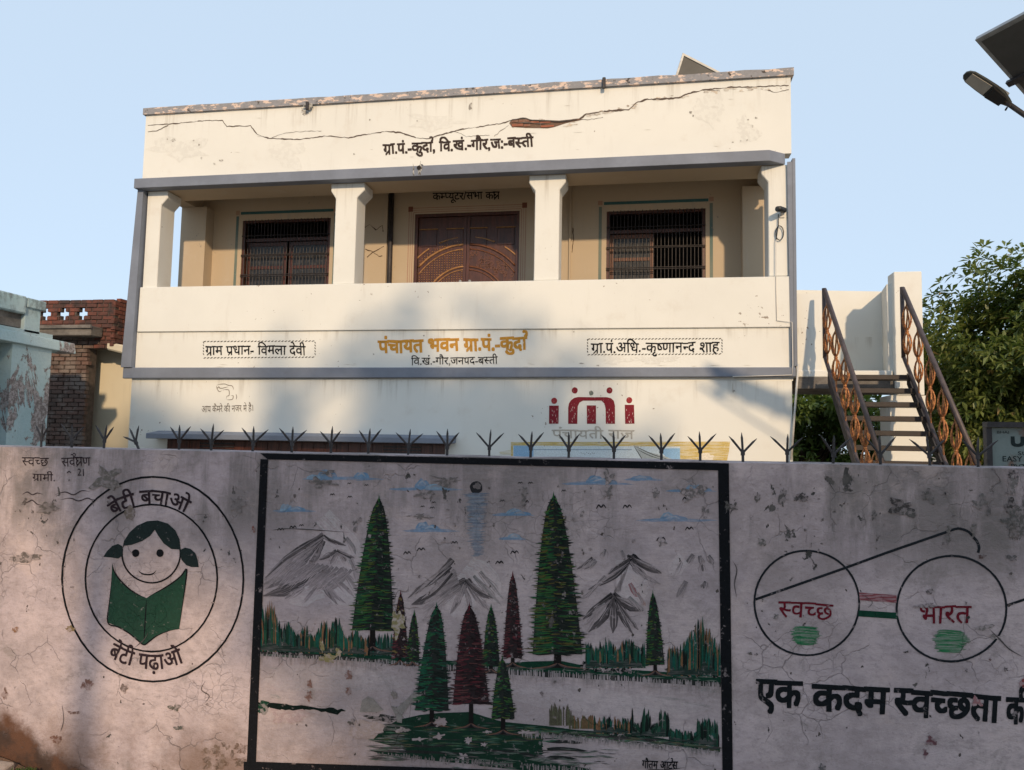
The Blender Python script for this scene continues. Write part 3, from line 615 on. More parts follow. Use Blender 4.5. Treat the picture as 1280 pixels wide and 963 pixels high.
# fir trees
def fir(xt, yt, xb, yb, hw, base, pal, dark, rows=None, trunk=3.5, d=.0026, name='painted_fir_tree'):
    P = wallP(d); rows = rows or int((yb - yt) / 2.4)
    P.poly([(xb - trunk * .5, yb - 8), (xb + trunk * .5, yb - 8), (xb + trunk * .6, base - 4), (xb + trunk * 2.4, base + 2), (xb - trunk * 2.4, base + 2), (xb - trunk * .6, base - 4)], (.012, .010, .010))
    for s_ in (-1, 1):
        for q in (1.6, 3.2): P.stroke([(xb, base - 4), (xb + s_ * trunk * q * .5, base + .5), (xb + s_ * trunk * q * 1.5, base + 3)], 1.5, (.14, .06, .03) if q > 2 else BLK, .9)
    prof = lambda t: hw * (t ** .52)
    pts = [(xt, yt)]
    for i in range(1, 15): t = i / 14; pts.append((xt + (xb - xt) * t + prof(t) * .84, yt + (yb - yt) * t))
    for i in range(14, 0, -1): t = i / 14; pts.append((xt + (xb - xt) * t - prof(t) * .84, yt + (yb - yt) * t))
    P.poly(pts, dark, .96)
    P.stroke([(xt, yt - 5), (xt, yt + 8)], 1.8, pal[0], 1)
    for i in range(rows):
        t = (i + .5) / rows; y = yt + (yb - yt) * t; cx_ = xt + (xb - xt) * t; w_ = prof(t) * rng.uniform(.92, 1.14); m_ = max(3, int(3 + w_ / 4.2))
        for k in range(m_):
            s_ = -1 if k % 2 else 1; a = rng.uniform(-.1, .55) * w_ if k > 1 else rng.uniform(.35, .5) * w_; e = w_ * rng.uniform(.75, 1.1) if k < 2 else min(w_, a + w_ * rng.uniform(.3, .6))
            yy = y + rng.uniform(-1.3, 1.3); dr = rng.uniform(.4, 2.2) * (1 if t > .1 else 2.5)
            side = s_ * (a + e) / 2 / max(w_, 1)
            c = dark if (side > .05 and rng.random() < .6) or rng.random() < .22 else rng.choice(pal)
            P.stroke([(cx_ + s_ * a, yy), (cx_ + s_ * (a + e) / 2, yy + dr * .7), (cx_ + s_ * e, yy + dr * .5)], rng.uniform(.9, 1.7), c, 1, .95, t0=.6, t1=.1, sub=2)
    return P.link(name, M['wallpaint'], mural, True)
pg = [(.014, .10, .03), (.035, .12, .025), (.008, .07, .03), (.07, .10, .018)]; pt = [(.006, .085, .045), (.012, .11, .04), (.006, .065, .045)]; dk = (.002, .011, .008)
pr = [(.13, .02, .03), (.075, .014, .022), (.04, .012, .016), (.11, .04, .04)]; drk = (.010, .004, .006)
fir(474, 623, 466, 788, 31, 812, pg, dk, trunk=6, d=.0026)
fir(692, 619, 697, 818, 37, 833, pg + [(.10, .08, .02)], dk, trunk=8, d=.0027)
fir(641, 718, 641, 822, 14, 832, pr, drk, trunk=4, d=.0028)
fir(501, 742, 500, 822, 12, 829, pr + [(.20, .15, .05)], drk, trunk=3, d=.0028)
fir(518, 766, 516, 826, 10, 830, pg, dk, trunk=2, d=.0029)
fir(614, 759, 614, 832, 13, 840, pg, dk, trunk=4, d=.0029)
fir(816, 742, 819, 831, 14, 842, pg, dk, trunk=4, d=.0029)
fir(587, 757, 589, 880, 27, 908, pr, drk, trunk=5, d=.0031)
fir(546, 757, 540, 888, 25, 906, pt, dk, trunk=5, d=.0032)
fir(628, 823, 629, 898, 17, 916, pg, dk, trunk=5, d=.0033)
# old flakes and stray paint on the mural
P = wallP(.0036); FL = (.27, .25, .235)
P.poly(z7(600, 600, 612, 540, 640, 522, 665, 530, 700, 570, 720, 590, 690, 600), FL, .9); P.poly(z7(780, 620, 755, 570, 790, 575, 840, 530, 870, 500, 910, 498, 905, 530, 850, 560, 815, 610, 810, 655, 785, 650), FL, .9)
for q in (z7(350, 460), z7(345, 520), z7(545, 415), z7(545, 495), z7(770, 510), z7(560, 650)): P.blob(*q[0], 4, 5, rng.choice([(.10, .09, .08), (.23, .20, .18), (.2, .10, .08)]), .9, .5)
for q, a, c_ in ((z7(790, 160), 7, 15), (z7(440, 330), 9, 5), (z7(412, 275), 3, 8), (z7(493, 303), 4, 5)): P.blob(*q[0], a, c_, (.26, .23, .09), .9, .5)
P.blob(*z7(88, 230)[0], 2.4, 2.4, (.4, .33, .25), 1); P.blob(*z7(1000, 650)[0], 7, 5, (.32, .24, .23), .9, .5); P.blob(*z7(820, 690)[0], 8, 3, (.33, .27, .25), .9, .5); P.blob(*z7(640, 690)[0], 22, 12, (.36, .28, .24), .5, .5, dry=.8); P.blob(*z7(240, 620)[0], 24, 8, (.36, .24, .25), .5, .5, dry=.6)
for q in ((z5(410, 155), 14, 4), (z5(370, 200), 16, 5), (z5(975, 190), 16, 5), (z5(860, 250), 10, 5), (z5(540, 405), 3, 7), (z5(850, 360), 10, 3), (z6(605, 175), 5, 6), (z6(605, 240), 5, 7), (z6(828, 247), 5, 5), (z6(1010, 250), 12, 8), (z6(850, 475), 5, 4), (z6(210, 265), 3, 8), (z6(480, 350), 2, 5), (z6(1058, 345), 3, 6)):
    P.blob(*q[0][0], q[1], q[2], (.11, .105, .10), .75, .8, 22, dry=.8)
P.link('peeled_patches', M['wallpaint'], mural, True)
word(P := wallP(.004), 'गौ|त|म|_|आ|ट!|स', (803, 950), (847, 952), 9.5, BLK, .014); P.stroke([(806, 961), (830, 962), (858, 959)], 1, BLK); P.link('signature', M['wallpaint'], mural, True)

# --- girl with a book emblem
ze = zm(0, 550, 2.332)
P = wallP(.0015); P.ring(191.5, 724, 113.5, 128, 2.4, BLK, wob=.3); P.ring(189.5, 723, 82.5, 91.5, 2.2, BLK, wob=.3)
emb = P.link('round_emblem', M['wallpaint'], wall, True)
P = wallP(.002)
P.ring(189.3, 691.5, 36.5, 37, 2.0, BLK, -8, 188)
P.poly(ze(357, 320, 362, 295, 378, 270, 400, 250, 430, 237, 460, 235, 490, 244, 512, 264, 524, 290, 527, 320, 500, 318, 478, 302, 462, 280, 452, 262, 438, 280, 415, 295, 385, 306, 362, 309), (.018, .03, .03))
P.poly(ze(302, 341, 312, 325, 328, 309, 345, 303, 357, 310, 358, 322, 357, 338, 345, 346, 325, 343), (.018, .03, .03))
P.poly(ze(527, 320, 540, 314, 556, 318, 570, 330, 577, 350, 580, 371, 560, 371, 543, 365, 530, 350, 526, 335), (.018, .03, .03))
P.blob(*ze(396, 330)[0], 4.6, 4.8, BLK, 1, .03); P.blob(*ze(467, 330)[0], 4.6, 4.8, BLK, 1, .03)
P.stroke(ze(403, 380, 415, 390, 432, 393, 447, 390, 457, 379), 1.8, BLK)
P.link('painted_girl', M['wallpaint'], emb, True)
P = wallP(.0025)
P.poly(ze(328, 360, 334, 384, 352, 410, 378, 435, 405, 452, 428, 461, 450, 448, 480, 432, 510, 412, 530, 395, 545, 377, 540, 430, 530, 500, 523, 551, 495, 556, 460, 570, 435, 588, 420, 597, 400, 582, 375, 562, 345, 545, 315, 532, 320, 470, 326, 410), (.006, .055, .032), .97)
P.stroke(ze(428, 462, 424, 530, 420, 596), 1.6, BLK); P.stroke(ze(328, 360, 334, 384, 352, 410, 378, 435, 405, 452, 428, 461), 1.8, BLK); P.stroke(ze(428, 461, 450, 448, 480, 432, 510, 412, 530, 395, 545, 377, 540, 430, 530, 500, 523, 551), 1.8, BLK); P.stroke(ze(523, 551, 495, 556, 460, 570, 435, 588, 420, 597, 400, 582, 375, 562, 345, 545, 315, 532, 320, 470, 326, 410, 328, 360), 1.8, BLK)
P.link('painted_book', M['wallpaint'], emb, True)
P = wallP(.002)
TC = (.035, .022, .028)
word(P, 'बे|टी|_|ब|चा|ओ', (0, 0), (112, 0), 16, TC, .014, arc=(190, 722, 101, rad(-124), 1))
word(P, 'बे|टी|_|प|ढ़ा|ओ', (0, 0), (100, 0), 17, TC, .014, arc=(190, 722, 105, rad(122), -1))
P.link('emblem_lettering', M['wallpaint'], emb, True)
P = wallP(.002)
word(P, 'स~|व|च~|छ', (28, 571), (61, 572), 11, TC, .0); word(P, 'स|र्|वे|KSH|ण'.replace('स|र्|वे', 'स|वे!'), (77, 572), (113, 571), 11, TC, .0); word(P, 'ग>|ा|मी|.', (41, 592), (70, 593), 9, TC, .0); word(P, '2|1', (97, 586), (107, 586), 9, TC, .0, latin=True)
for pts in (ze(65, 160, 80, 152, 95, 160, 110, 155, 128, 160), ze(60, 190, 85, 180, 95, 176, 110, 188, 125, 190), ze(160, 160, 190, 152, 215, 160, 240, 148, 265, 152), ze(175, 175, 205, 170, 230, 178, 255, 170, 270, 175, 290, 170), ze(195, 98, 202, 92, 208, 98)): P.stroke(pts, 1.4, TC, .9)
P.link('small_lettering', M['wallpaint'], wall, True)

# --- spectacles and slogan
zr = zm(900, 560, 3.368); zs_ = zm(900, 740, 3.368); DK = (.018, .022, .028)
P = wallP(.0015)
P.ring(1008.5, 754, 65.5, 65.5, 2.6, DK, wob=.25); P.ring(1189, 761, 68.5, 66, 2.8, DK, wob=.25)
P.line(zr(150, 638, 520, 508, 700, 442, 960, 352), 3.2, DK, smooth=False); P.line(zr(958, 353, 1000, 340, 1040, 350, 1062, 370), 3.2, DK); P.line(zr(1066, 376, 1082, 395, 1090, 420, 1086, 442), 3.4, DK); P.line([(1258.5, 757), (1282, 749)], 3.2, DK)
gl = P.link('painted_spectacles', M['wallpaint'], wall, True)
P = wallP(.002); P.poly([(1073.7, 740.5), (1120.5, 744), (1120.5, 753.6), (1074.6, 750.5)], (.25, .035, .05), .9, .4); P.poly([(1073, 762.9), (1122, 766), (1122, 774), (1073, 770.6)], (.008, .06, .035), 1)
P.link('bridge_band', M['wallpaint'], gl, True)
RD = (.17, .012, .025)
P = wallP(.002); word(P, 'स~|व|च~|छ', (973.5, 751), (1041.5, 755), 20, RD, .006); word(P, 'भा|र|त', (1148, 756.5), (1213.5, 757.5), 22, RD, .006)
GRN = (.004, .18, .06)
for (x0, x1, y0, y1) in ((985, 1029, 784, 806), (1162, 1214, 788, 816)):
    for k in range(16): y = y0 + (y1 - y0) * k / 16; j = abs(k - 7) * .9; P.stroke([(x0 + rng.uniform(0, 6) + j, y), ((x0 + x1) / 2, y + rng.uniform(-.5, 1)), (x1 - rng.uniform(0, 6) - j, y + 1)], 2.6, GRN, .95, dry=.4, t0=.3, t1=.2)
P.link('lens_lettering', M['wallpaint'], gl, True)
P = wallP(.002)
SC = (.010, .013, .016)
for tx, a, c_ in (('ए|क', (946.5, 849.5), (1002, 852)), ('क|द|म', (1016.5, 854), (1111, 859.5)), ('स~|व|च~|छ|ता', (1119, 860.5), (1250, 869)), ('की', (1259, 870.5), (1288, 872))): word(P, tx, a, c_, 32.5, SC, .025, wob=.012)
P.link('slogan_lettering', M['wallpaint'], wall, True)
P = wallP(.003)
for q, a, c_, col in ((zr(765, 250), 14, 9, (.055, .05, .05)), (zr(735, 225), 6, 5, (.05, .045, .045)), (zr(795, 275), 9, 5, (.10, .095, .09)), (zr(350, 210), 8, 5, (.05, .045, .045)), (zr(262, 205), 4, 12, (.11, .10, .095)), (zr(160, 210), 3, 6, (.12, .11, .10)), (zr(870, 200), 5, 7, (.13, .12, .115)), (zr(890, 220), 5, 5, (.15, .14, .135)), (zr(1090, 235), 8, 5, (.15, .14, .135)), (zr(1100, 212), 4, 6, (.15, .14, .135)), (zr(1220, 245), 6, 11, (.05, .045, .045)), (zr(1245, 300), 16, 10, (.12, .115, .11)), (zr(1275, 280), 8, 22, (.13, .12, .115)), (zr(1225, 340), 4, 12, (.10, .09, .085)), (zr(1240, 360), 6, 9, (.15, .13, .12)), (zr(1235, 110), 7, 5, (.07, .06, .06)), (zr(1230, 160), 5, 13, (.18, .165, .16)), (zr(175, 400), 6, 5, (.15, .14, .13)), (zr(648, 285), 3, 6, (.12, .11, .105)), (zr(958, 380), 3, 7, (.14, .13, .12)), (zr(965, 345), 3, 5, (.14, .13, .12)), (zr(1065, 345), 3, 8, (.14, .13, .12)), (zr(947, 192), 1.6, 1.6, BLK), (zr(1105, 458), 4, 2.5, (.10, .06, .055)), (zr(1228, 465), 5, 4, (.13, .12, .12)), (zr(883, 605), 4, 2.5, (.12, .10, .10)), (zr(55, 250), 5, 5, (.10, .09, .085)), (zr(1130, 270), 2, 7, (.14, .13, .13)),
                     (zs_(1110, 150), 12, 3.5, (.2, .18, .17)), (zs_(1160, 190), 8, 3, (.2, .18, .17)), (zs_(865, 58), 13, 3, (.19, .16, .16)), (zs_(783, 252), 3, 1.6, (.07, .06, .06)), (zs_(1038, 330), 1.5, 1.6, (.08, .06, .06)), (zs_(1135, 283), 1.6, 1.8, (.10, .04, .04)), (zs_(1080, 465), 5, 6, (.36, .16, .17)), (zs_(885, 630), 6, 5, (.15, .055, .07)), (zs_(862, 678), 3.4, 6, (.14, .05, .065)), (zs_(1200, 325), 2.5, 2.5, (.12, .10, .10)), (zs_(125, 260), 3, 2, (.09, .08, .07)), (zs_(430, 740), 4, 4, (.13, .12, .12)), (zs_(1275, 380), 4, 6, (.25, .04, .04)), (zs_(235, 103), 3, 3, (.17, .16, .15)),
                     (ze(75, 345), 16, 6, (.14, .12, .11)), (ze(140, 200), 12, 8, (.15, .13, .12)), (ze(310, 110), 18, 12, (.16, .145, .13)), (ze(380, 215), 6, 8, (.20, .16, .13)), (ze(165, 870), 5, 5, (.16, .08, .06)), (ze(255, 715), 6, 6, (.20, .10, .08)), (ze(362, 722), 4, 5, (.17, .13, .12)), (ze(215, 795), 6, 2, (.14, .07, .05)), (ze(15, 740), 3, 6, (.15, .08, .06)), (ze(510, 780), 6, 4, (.10, .10, .08)), (ze(520, 840), 5, 3, (.08, .09, .08)), (ze(690, 190), 8, 12, (.19, .17, .17)), (ze(45, 552), 3, 3, (.25, .12, .05)), (ze(205, 550), 5, 3, (.22, .15, .05)), (ze(740, 258), 2, 4, (.25, .10, .08))):
    P.blob(*q[0], a, c_, col, .93, .55, 20, dry=.15)
for k in range(60):
    x = rng.uniform(0, 1280); y = rng.uniform(600, 690) if rng.random() < .5 else rng.uniform(600, 950); P.blob(x, y, rng.uniform(.8, 2.2), rng.uniform(.8, 2.6), (.09, .075, .07), .85, .5, 9)
for pts, wd in (([(168, 810), (180, 800), (186, 790)], .8), ([(1075, 742), (1090, 752), (1085, 760)], .8), ([(1030, 590), (1037, 605), (1045, 617)], .9), ([(340, 663), (360, 661), (400, 663), (440, 666)], .9), ([(915, 700), (921, 712), (918, 730), (921, 748)], 1.1), ([(1235, 785), (1250, 800), (1262, 812), (1280, 822)], 1.6), ([(78, 880), (80, 900), (76, 915)], 1), ([(258, 850), (252, 862), (262, 870), (255, 880)], 1)):
    P.stroke(pts, wd, (.05, .045, .045), .9, wob=.8)
for k in range(26):     # rust-brown grime at the mural corner
    x = rng.uniform(252, 312); y = rng.uniform(928, 960) ; P.blob(x, y, rng.uniform(2, 6), rng.uniform(2, 5), rng.choice([(.13, .08, .055), (.17, .12, .09), (.10, .07, .05)]), .8, .6, 12, dry=.4)
P.link('peeled_patches', M['wallpaint'], wall, True)

# stone slabs and weeds at the foot of the wall
g = MB()
for i in range(14):
    for j in range(4):
        P4 = []
        for di, dj in ((0, 0), (1, 0), (1, 1), (0, 1)):
            x = -5.2 + (i + di) * .2; y = 3.0 + (j + dj) * .15; z = -.012 - max(0, (x + 3.35)) * .30 - (3.6 - y) * .10 + .012 * mnoise.noise(Vector((x * 5, y * 5, 0))); P4.append((x, y, max(z, -.2)))
        g.quad(*P4)
tag(part('soil_bank', g, simple('red_brown_soil', (.20, .115, .07), .4, 9, .95, .6, dist=.02)), kind='structure')
for k, (x0, x1, y0, y1, h) in enumerate(((-3.62, -3.33, 3.40, 3.57, .012), (-3.30, -3.12, 3.42, 3.56, -.028))):
    s_ = MB().hexa([(x0, y0, h - .05), (x1, y0 + .02, h - .06), (x1 - .02, y1, h - .06), (x0 + .01, y1 - .02, h - .05), (x0, y0, h), (x1, y0 + .02, h - .02), (x1 - .02, y1, h - .015), (x0 + .01, y1 - .02, h)])
    o = part('paving_slab', s_, M['slab'], None, bevel=.006, loc=((x0 + x1) / 2, (y0 + y1) / 2, -.03))
    tag(o, ('pale broken stone slab at the wall foot, in the lower left corner', 'smaller pale stone slab at the wall foot, just right of the corner slab')[k], 'slab', 'stone slabs along the wall foot')
s_ = MB()
for k in range(160):
    a = rng.uniform(0, 6.28); r_ = rng.uniform(0, .07); x = -3.06 + r_ * math.cos(a) * .9; y = 3.53 + r_ * math.sin(a) * .4; h = rng.uniform(.015, .05); d = Vector((rng.uniform(-1, 1), rng.uniform(-1, .5), 0)) * .02
    s_.quad((x, y, -.13), (x + .008, y + .004, -.13), (x + d.x + .004, y + d.y, h - .10), (x + d.x, y + d.y, h * .9 - .10))
tag(part('weeds', s_, M['leaf'], None, loc=(-3.06, 3.53, -.13)), 'small tuft of green weeds growing at the wall foot', 'weeds', kind='stuff')

# ================================================================ village hall
F, BK = 12.2, 13.64
hall = thing('village_hall', (-3.4, F, 0), 'two-storey cream village hall with grey trim, an open upper veranda and painted signs', 'building')
XL, XR = -8.96, 2.24
# ground storey walls
b = MB().box(XL + .02, XR - .03, F, F + .2, 0, 2.68); b.box(XL + .02, XL + .22, F + .2, 18, 0, 2.68); b.box(XR - .23, XR - .03, F + .2, 18, 0, 2.68); b.box(XL + .22, XR - .23, 17.8, 18, 0, 2.68)
part('ground_floor_wall', b, M['cream'], hall)
part('floor_slab', MB().box(XL + .01, XR - .01, F + .02, 18, 2.68, 2.86), M['cream'], hall)
part('name_band', MB().box(XL + .07, XR - .03, F, F + .15, 2.86, 3.5), M['cream'], hall)
part('veranda_floor', MB().box(XL + .08, XR - .04, F + .15, 18, 2.86, 3.42), M['concrete'], hall)
part('floor_band', MB().prism([(XL - .12, 2.672), (XR + .02, 2.735), (XR + .02, 2.880), (XL - .12, 2.866)], F - .07, F - .002), M['grey'], hall, bevel=.012)
part('balustrade', MB().prism([(XL + .09, 3.505), (XR + .0, 3.50), (XR + .0, 4.287), (XL + .1, 4.305)], F - .035, F + .115), M['cream'], hall, bevel=.008)
for x0 in (XL + .1, XR - .15): part('side_balustrade', MB().box(x0, x0 + .13, F + .117, BK - .3, 3.42, 4.29), M['cream'], hall)
# grey edge fins
part('edge_fin', MB().hexa([(-9.10, F - .1, 2.868), (-8.90, F - .1, 2.868), (-8.90, F + .35, 2.868), (-9.10, F + .35, 2.868), (-8.97, F - .1, 6.10), (-8.86, F - .1, 6.10), (-8.86, F + .35, 6.10), (-8.97, F + .35, 6.10)]), M['grey'], hall)
part('edge_fin', MB().box(2.242, 2.285, F - .05, F + .35, 2.90, 6.14), M['grey'], hall)
part('edge_fin', MB().hexa([(2.19, F - .045, 2.882), (2.24, F - .045, 2.882), (2.24, F - .036, 2.882), (2.19, F - .036, 2.882), (2.165, F - .045, 6.09), (2.24, F - .045, 6.09), (2.24, F - .036, 6.09), (2.165, F - .036, 6.09)]), M['grey'], hall)
# columns with flared heads
for x0, x1, l, r_ in ((-8.845, -8.565, 0, .12), (-5.255, -4.87, .09, .13), (-1.79, -1.385, .10, .10), (1.885, 2.19, .10, 0)):
    b = MB().prism([(x0, 4.3), (x1, 4.3), (x1, 5.80), (x1 + r_, 5.93), (x1 + r_, 6.063), (x0 - l, 6.063), (x0 - l, 5.93), (x0, 5.80)], F + .005, F + .42)
    part('column', b, M['cream'], hall, bevel=.012)
# chajja slab, beam, ceiling, parapet
b = MB().prism([(-8.98, F), (-8.98, F - .2), (1.88, F - .2), (2.14, F - .01), (2.14, F)], 6.062, 6.235, 'z'); part('sunshade_slab', b, M['grey'], hall, bevel=.012)
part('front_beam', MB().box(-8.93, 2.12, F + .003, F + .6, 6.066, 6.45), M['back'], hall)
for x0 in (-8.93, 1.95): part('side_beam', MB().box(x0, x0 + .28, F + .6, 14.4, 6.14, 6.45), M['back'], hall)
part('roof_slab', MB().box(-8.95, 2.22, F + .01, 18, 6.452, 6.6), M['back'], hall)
part('parapet', MB().prism([(-8.965, 6.236), (2.238, 6.24), (2.238, 7.482), (-8.965, 7.482)], F, F + .22), M['cream'], hall)
for x0 in (-8.96, 2.03): part('side_parapet', MB().box(x0, x0 + .2, F + .222, 18, 6.602, 7.45), M['cream'], hall)
b = MB(); n_ = 60
for i in range(n_):
    x0 = -9.0 + 11.28 * i / n_; x1 = -9.0 + 11.28 * (i + 1) / n_
    z = lambda x: 7.604 + .012 * mnoise.noise(Vector((x * 2.3, 0, 0))) + .01 * mnoise.noise(Vector((x * 9, 5, 0)))
    yf = lambda x: F - .045 + .008 * mnoise.noise(Vector((x * 3, 9, 0)))
    b.hexa([(x0, yf(x0), 7.484), (x1, yf(x1), 7.484), (x1, F + .26, 7.484), (x0, F + .26, 7.484), (x0, yf(x0), z(x0)), (x1, yf(x1), z(x1)), (x1, F + .26, z(x1)), (x0, F + .26, z(x0))])
part('coping', b, M['coping'], hall)
# pipe stubs
for px, py, l in ((755, 103, .12), (384, 130, .05)):
    p = onY(px, py, F - .08); part('pipe_stub', MB().tube([(p.x, p.y, p.z - .10), (p.x, p.y, p.z + l * .6)], .03, 8), M['iron'], hall)
p = onY(524, 207, F - .2); part('drain_spout', MB().tube([(p.x, F - .22, p.z - .05), (p.x, F - .06, p.z + .04)], .035, 8), M['iron'], hall)
# veranda back wall with openings
W1, W2, DR = (-7.78, -5.955, 4.35, 5.92), (-.69, 1.045, 4.35, 5.86), (-4.275, -2.28, 3.42, 5.93)
b = MB(); zt = 6.45
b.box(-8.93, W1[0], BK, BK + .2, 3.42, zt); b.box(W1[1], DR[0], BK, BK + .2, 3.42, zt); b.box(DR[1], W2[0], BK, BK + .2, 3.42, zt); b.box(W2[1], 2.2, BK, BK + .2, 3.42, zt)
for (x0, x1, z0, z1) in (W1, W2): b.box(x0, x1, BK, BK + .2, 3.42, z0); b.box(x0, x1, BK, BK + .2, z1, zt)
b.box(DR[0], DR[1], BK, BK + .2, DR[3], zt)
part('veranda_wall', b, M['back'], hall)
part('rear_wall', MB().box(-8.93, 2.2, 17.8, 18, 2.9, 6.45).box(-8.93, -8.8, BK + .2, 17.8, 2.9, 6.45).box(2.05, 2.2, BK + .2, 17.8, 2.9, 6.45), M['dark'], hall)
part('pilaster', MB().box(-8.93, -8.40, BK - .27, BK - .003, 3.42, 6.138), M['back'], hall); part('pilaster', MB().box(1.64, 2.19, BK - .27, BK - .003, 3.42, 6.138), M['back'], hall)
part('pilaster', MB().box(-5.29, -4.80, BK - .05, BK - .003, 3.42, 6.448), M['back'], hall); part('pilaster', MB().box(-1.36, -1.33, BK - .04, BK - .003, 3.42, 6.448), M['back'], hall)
part('downpipe', MB().tube([(-4.72, BK - .06, 3.42), (-4.73, BK - .06, 6.44)], .048, 10), M['iron'], hall, smooth=True)
# grilled windows
TL = simple('teal_line_paint', (.07, .17, .18), .3, 20, .8)
for k, (x0, x1, z0, z1) in enumerate((W1, W2)):
    fr = MB(); t = .05
    fr.box(x0, x0 + t, BK + .02, BK + .1, z0, z1).box(x1 - t, x1, BK + .02, BK + .1, z0, z1).box(x0 + t, x1 - t, BK + .02, BK + .1, z1 - t, z1).box(x0 + t, x1 - t, BK + .02, BK + .1, z0, z0 + t)
    win = part('window', fr, M['wood'], hall)
    nb = 26
    for i in range(nb):
        x = x0 + .06 + (x1 - x0 - .12) * i / (nb - 1); part('grille_bar', MB().tube([(x, BK + .0, z0 - .02), (x, BK + .0, z1 + .012 * (i % 2))], .007, 5, False), M['iron'], win)
    for zf in (.02, .29, .31, .545, .56, .80): part('grille_rail', MB().tube([(x0, BK - .012, z0 + (z1 - z0) * zf), (x1, BK - .012, z0 + (z1 - z0) * zf)], .009, 5, False), M['iron'], win)
    xm = (x0 + x1) / 2; zc = z0 + (z1 - z0) * .73
    for (a, c_) in (((x0 + .06, xm - .03), 0), ((xm + .03, x1 - .06), 1)):
        if k and c_: continue                               # right window: one casement stands open
        cs = MB(); q = .07
        cs.box(a[0], a[0] + q, BK + .11, BK + .15, z0 + .05, zc).box(a[1] - q, a[1], BK + .11, BK + .15, z0 + .05, zc).box(a[0] + q, a[1] - q, BK + .11, BK + .15, zc - q, zc).box(a[0] + q, a[1] - q, BK + .11, BK + .15, z0 + .05, z0 + .12).box(a[0] + q, a[1] - q, BK + .11, BK + .15, z0 + .62, z0 + .68)
        part('casement', cs, M['woodlite'] if k else M['wood'], win); part('pane', MB().box(a[0] + q, a[1] - q, BK + .125, BK + .135, z0 + .12, zc - q), M['glass'], win)
    part('transom', MB().box(x0 + .05, x1 - .05, BK + .05, BK + .12, zc + .01, zc + .07), M['wood'], win)
    part('room_shade_sheet', MB().box(x0 - .1, x1 + .1, BK + 1.6, BK + 1.62, z0 - .3, zt), M['dark'], win)  # dark sheet set inside the room to stand for its shade
    # painted surround
    P = Paint(lambda a, c: (a, c), lambda a, c, off: (a, BK - off, c), .003); TT = (.05, .135, .14)
    P.poly([(x0 - .05, z1 + .12), (x1 + .05, z1 + .12), (x1 + .05, z1 + .175), (x0 - .05, z1 + .175)], TT); P.poly([(x0 - .14, z0 - .3), (x0 - .085, z0 - .3), (x0 - .085, z1 + .09), (x0 - .14, z1 + .09)], TT, .85, .2)
    P.poly([(x1 + .07, z0 - .3), (x1 + .125, z0 - .3), (x1 + .125, z1 + .09), (x1 + .07, z1 + .09)], TT, .85, .2)
    for q in (x0 - .115, x1 + .10): P.poly([(q - .04, z1 + .12), (q + .04, z1 + .12), (q + .04, z1 + .2), (q - .04, z1 + .2)], (.36, .17, .13), .7, .3)
    P.link('painted_surround', M['backpaint'], win)
# carved double door
x0, x1, z0, z1 = DR; dframe = MB().box(x0, x0 + .06, BK + .0, BK + .12, z0, z1).box(x1 - .06, x1, BK, BK + .12, z0, z1).box(x0 + .06, x1 - .06, BK, BK + .12, z1 - .06, z1)
door = part('double_door', dframe, M['wood'], hall); xm = (x0 + x1) / 2
ctr = onY(584, 386.5, BK + .05); DC = (xm, ctr.z)
for s_ in (-1, 1):
    a, c_ = (x0 + .06, xm - .004) if s_ < 0 else (xm + .004, x1 - .06)
    part('door_leaf', MB().box(a, c_, BK + .055, BK + .10, z0, z1 - .06), M['wood'], door, bevel=.006)
    part('door_stile', MB().box(a if s_ > 0 else c_ - .055, a + .055 if s_ > 0 else c_, BK + .035, BK + .053, z0, z1 - .06), M['wood'], door)
def arc(r, a0, a1, n=20): return [(DC[0] + r * math.cos(rad(a0 + (a1 - a0) * i / n)), BK + .052, DC[1] + r * math.sin(rad(a0 + (a1 - a0) * i / n))) for i in range(n + 1)]
for r_, wd, ext in ((1.22, .022, 33), (1.13, .013, 36), (.80, .02, 0), (.74, .012, 0)):
    for s_ in (0, 1):
        pts = [p for p in arc(r_, 93 if s_ == 0 else 87, 180 - ext if s_ == 0 else ext) if x0 + .07 < p[0] < x1 - .07 and p[2] > z0]
        part('arched_moulding', MB().tube(pts, wd, 6), M['gilt'] if s_ == 0 else M['woodlite'], door, smooth=True)
for s_ in (0, 1):
    pts = [p for p in arc(1.36, 97 if s_ == 0 else 83, 113 if s_ == 0 else 67)]; part('arched_moulding', MB().tube(pts, .016, 6), M['gilt'], door, smooth=True)
    pts = [p for p in arc(1.36, 122 if s_ == 0 else 58, 137 if s_ == 0 else 43)]; part('arched_moulding', MB().tube(pts, .016, 6), M['gilt'], door, smooth=True)
for (a, c_) in ((x0 + .10, x0 + .42), (x0 + .62, xm - .07), (xm + .07, x1 - .62), (x1 - .42, x1 - .10)):
    part('raised_panel', MB().box(a, c_, BK + .042, BK + .053, z1 - .62, z1 - .30), M['wood'], door, bevel=.01); part('panel_moulding', MB().tube([(a - .02, BK + .045, z1 - .285), (c_ + .02, BK + .045, z1 - .285)], .012, 5), M['gilt'], door)
b = MB(); b2 = MB()
for i in range(40):
    for j in range(30):
        x = x0 + .10 + i * .048; z = 4.25 + j * .044; d_ = math.hypot(x - DC[0], z - DC[1])
        if d_ > 1.30 or x > xm - .07 or abs(d_ - 1.18) < .07 or abs(d_ - .77) < .06: continue
        b.hexa([(x - .011, BK + .054, z - .011), (x + .011, BK + .054, z - .011), (x + .011, BK + .054, z + .011), (x - .011, BK + .054, z + .011), (x - .005, BK + .04, z - .005), (x + .005, BK + .04, z - .005), (x + .005, BK + .04, z + .005), (x - .005, BK + .04, z + .005)])
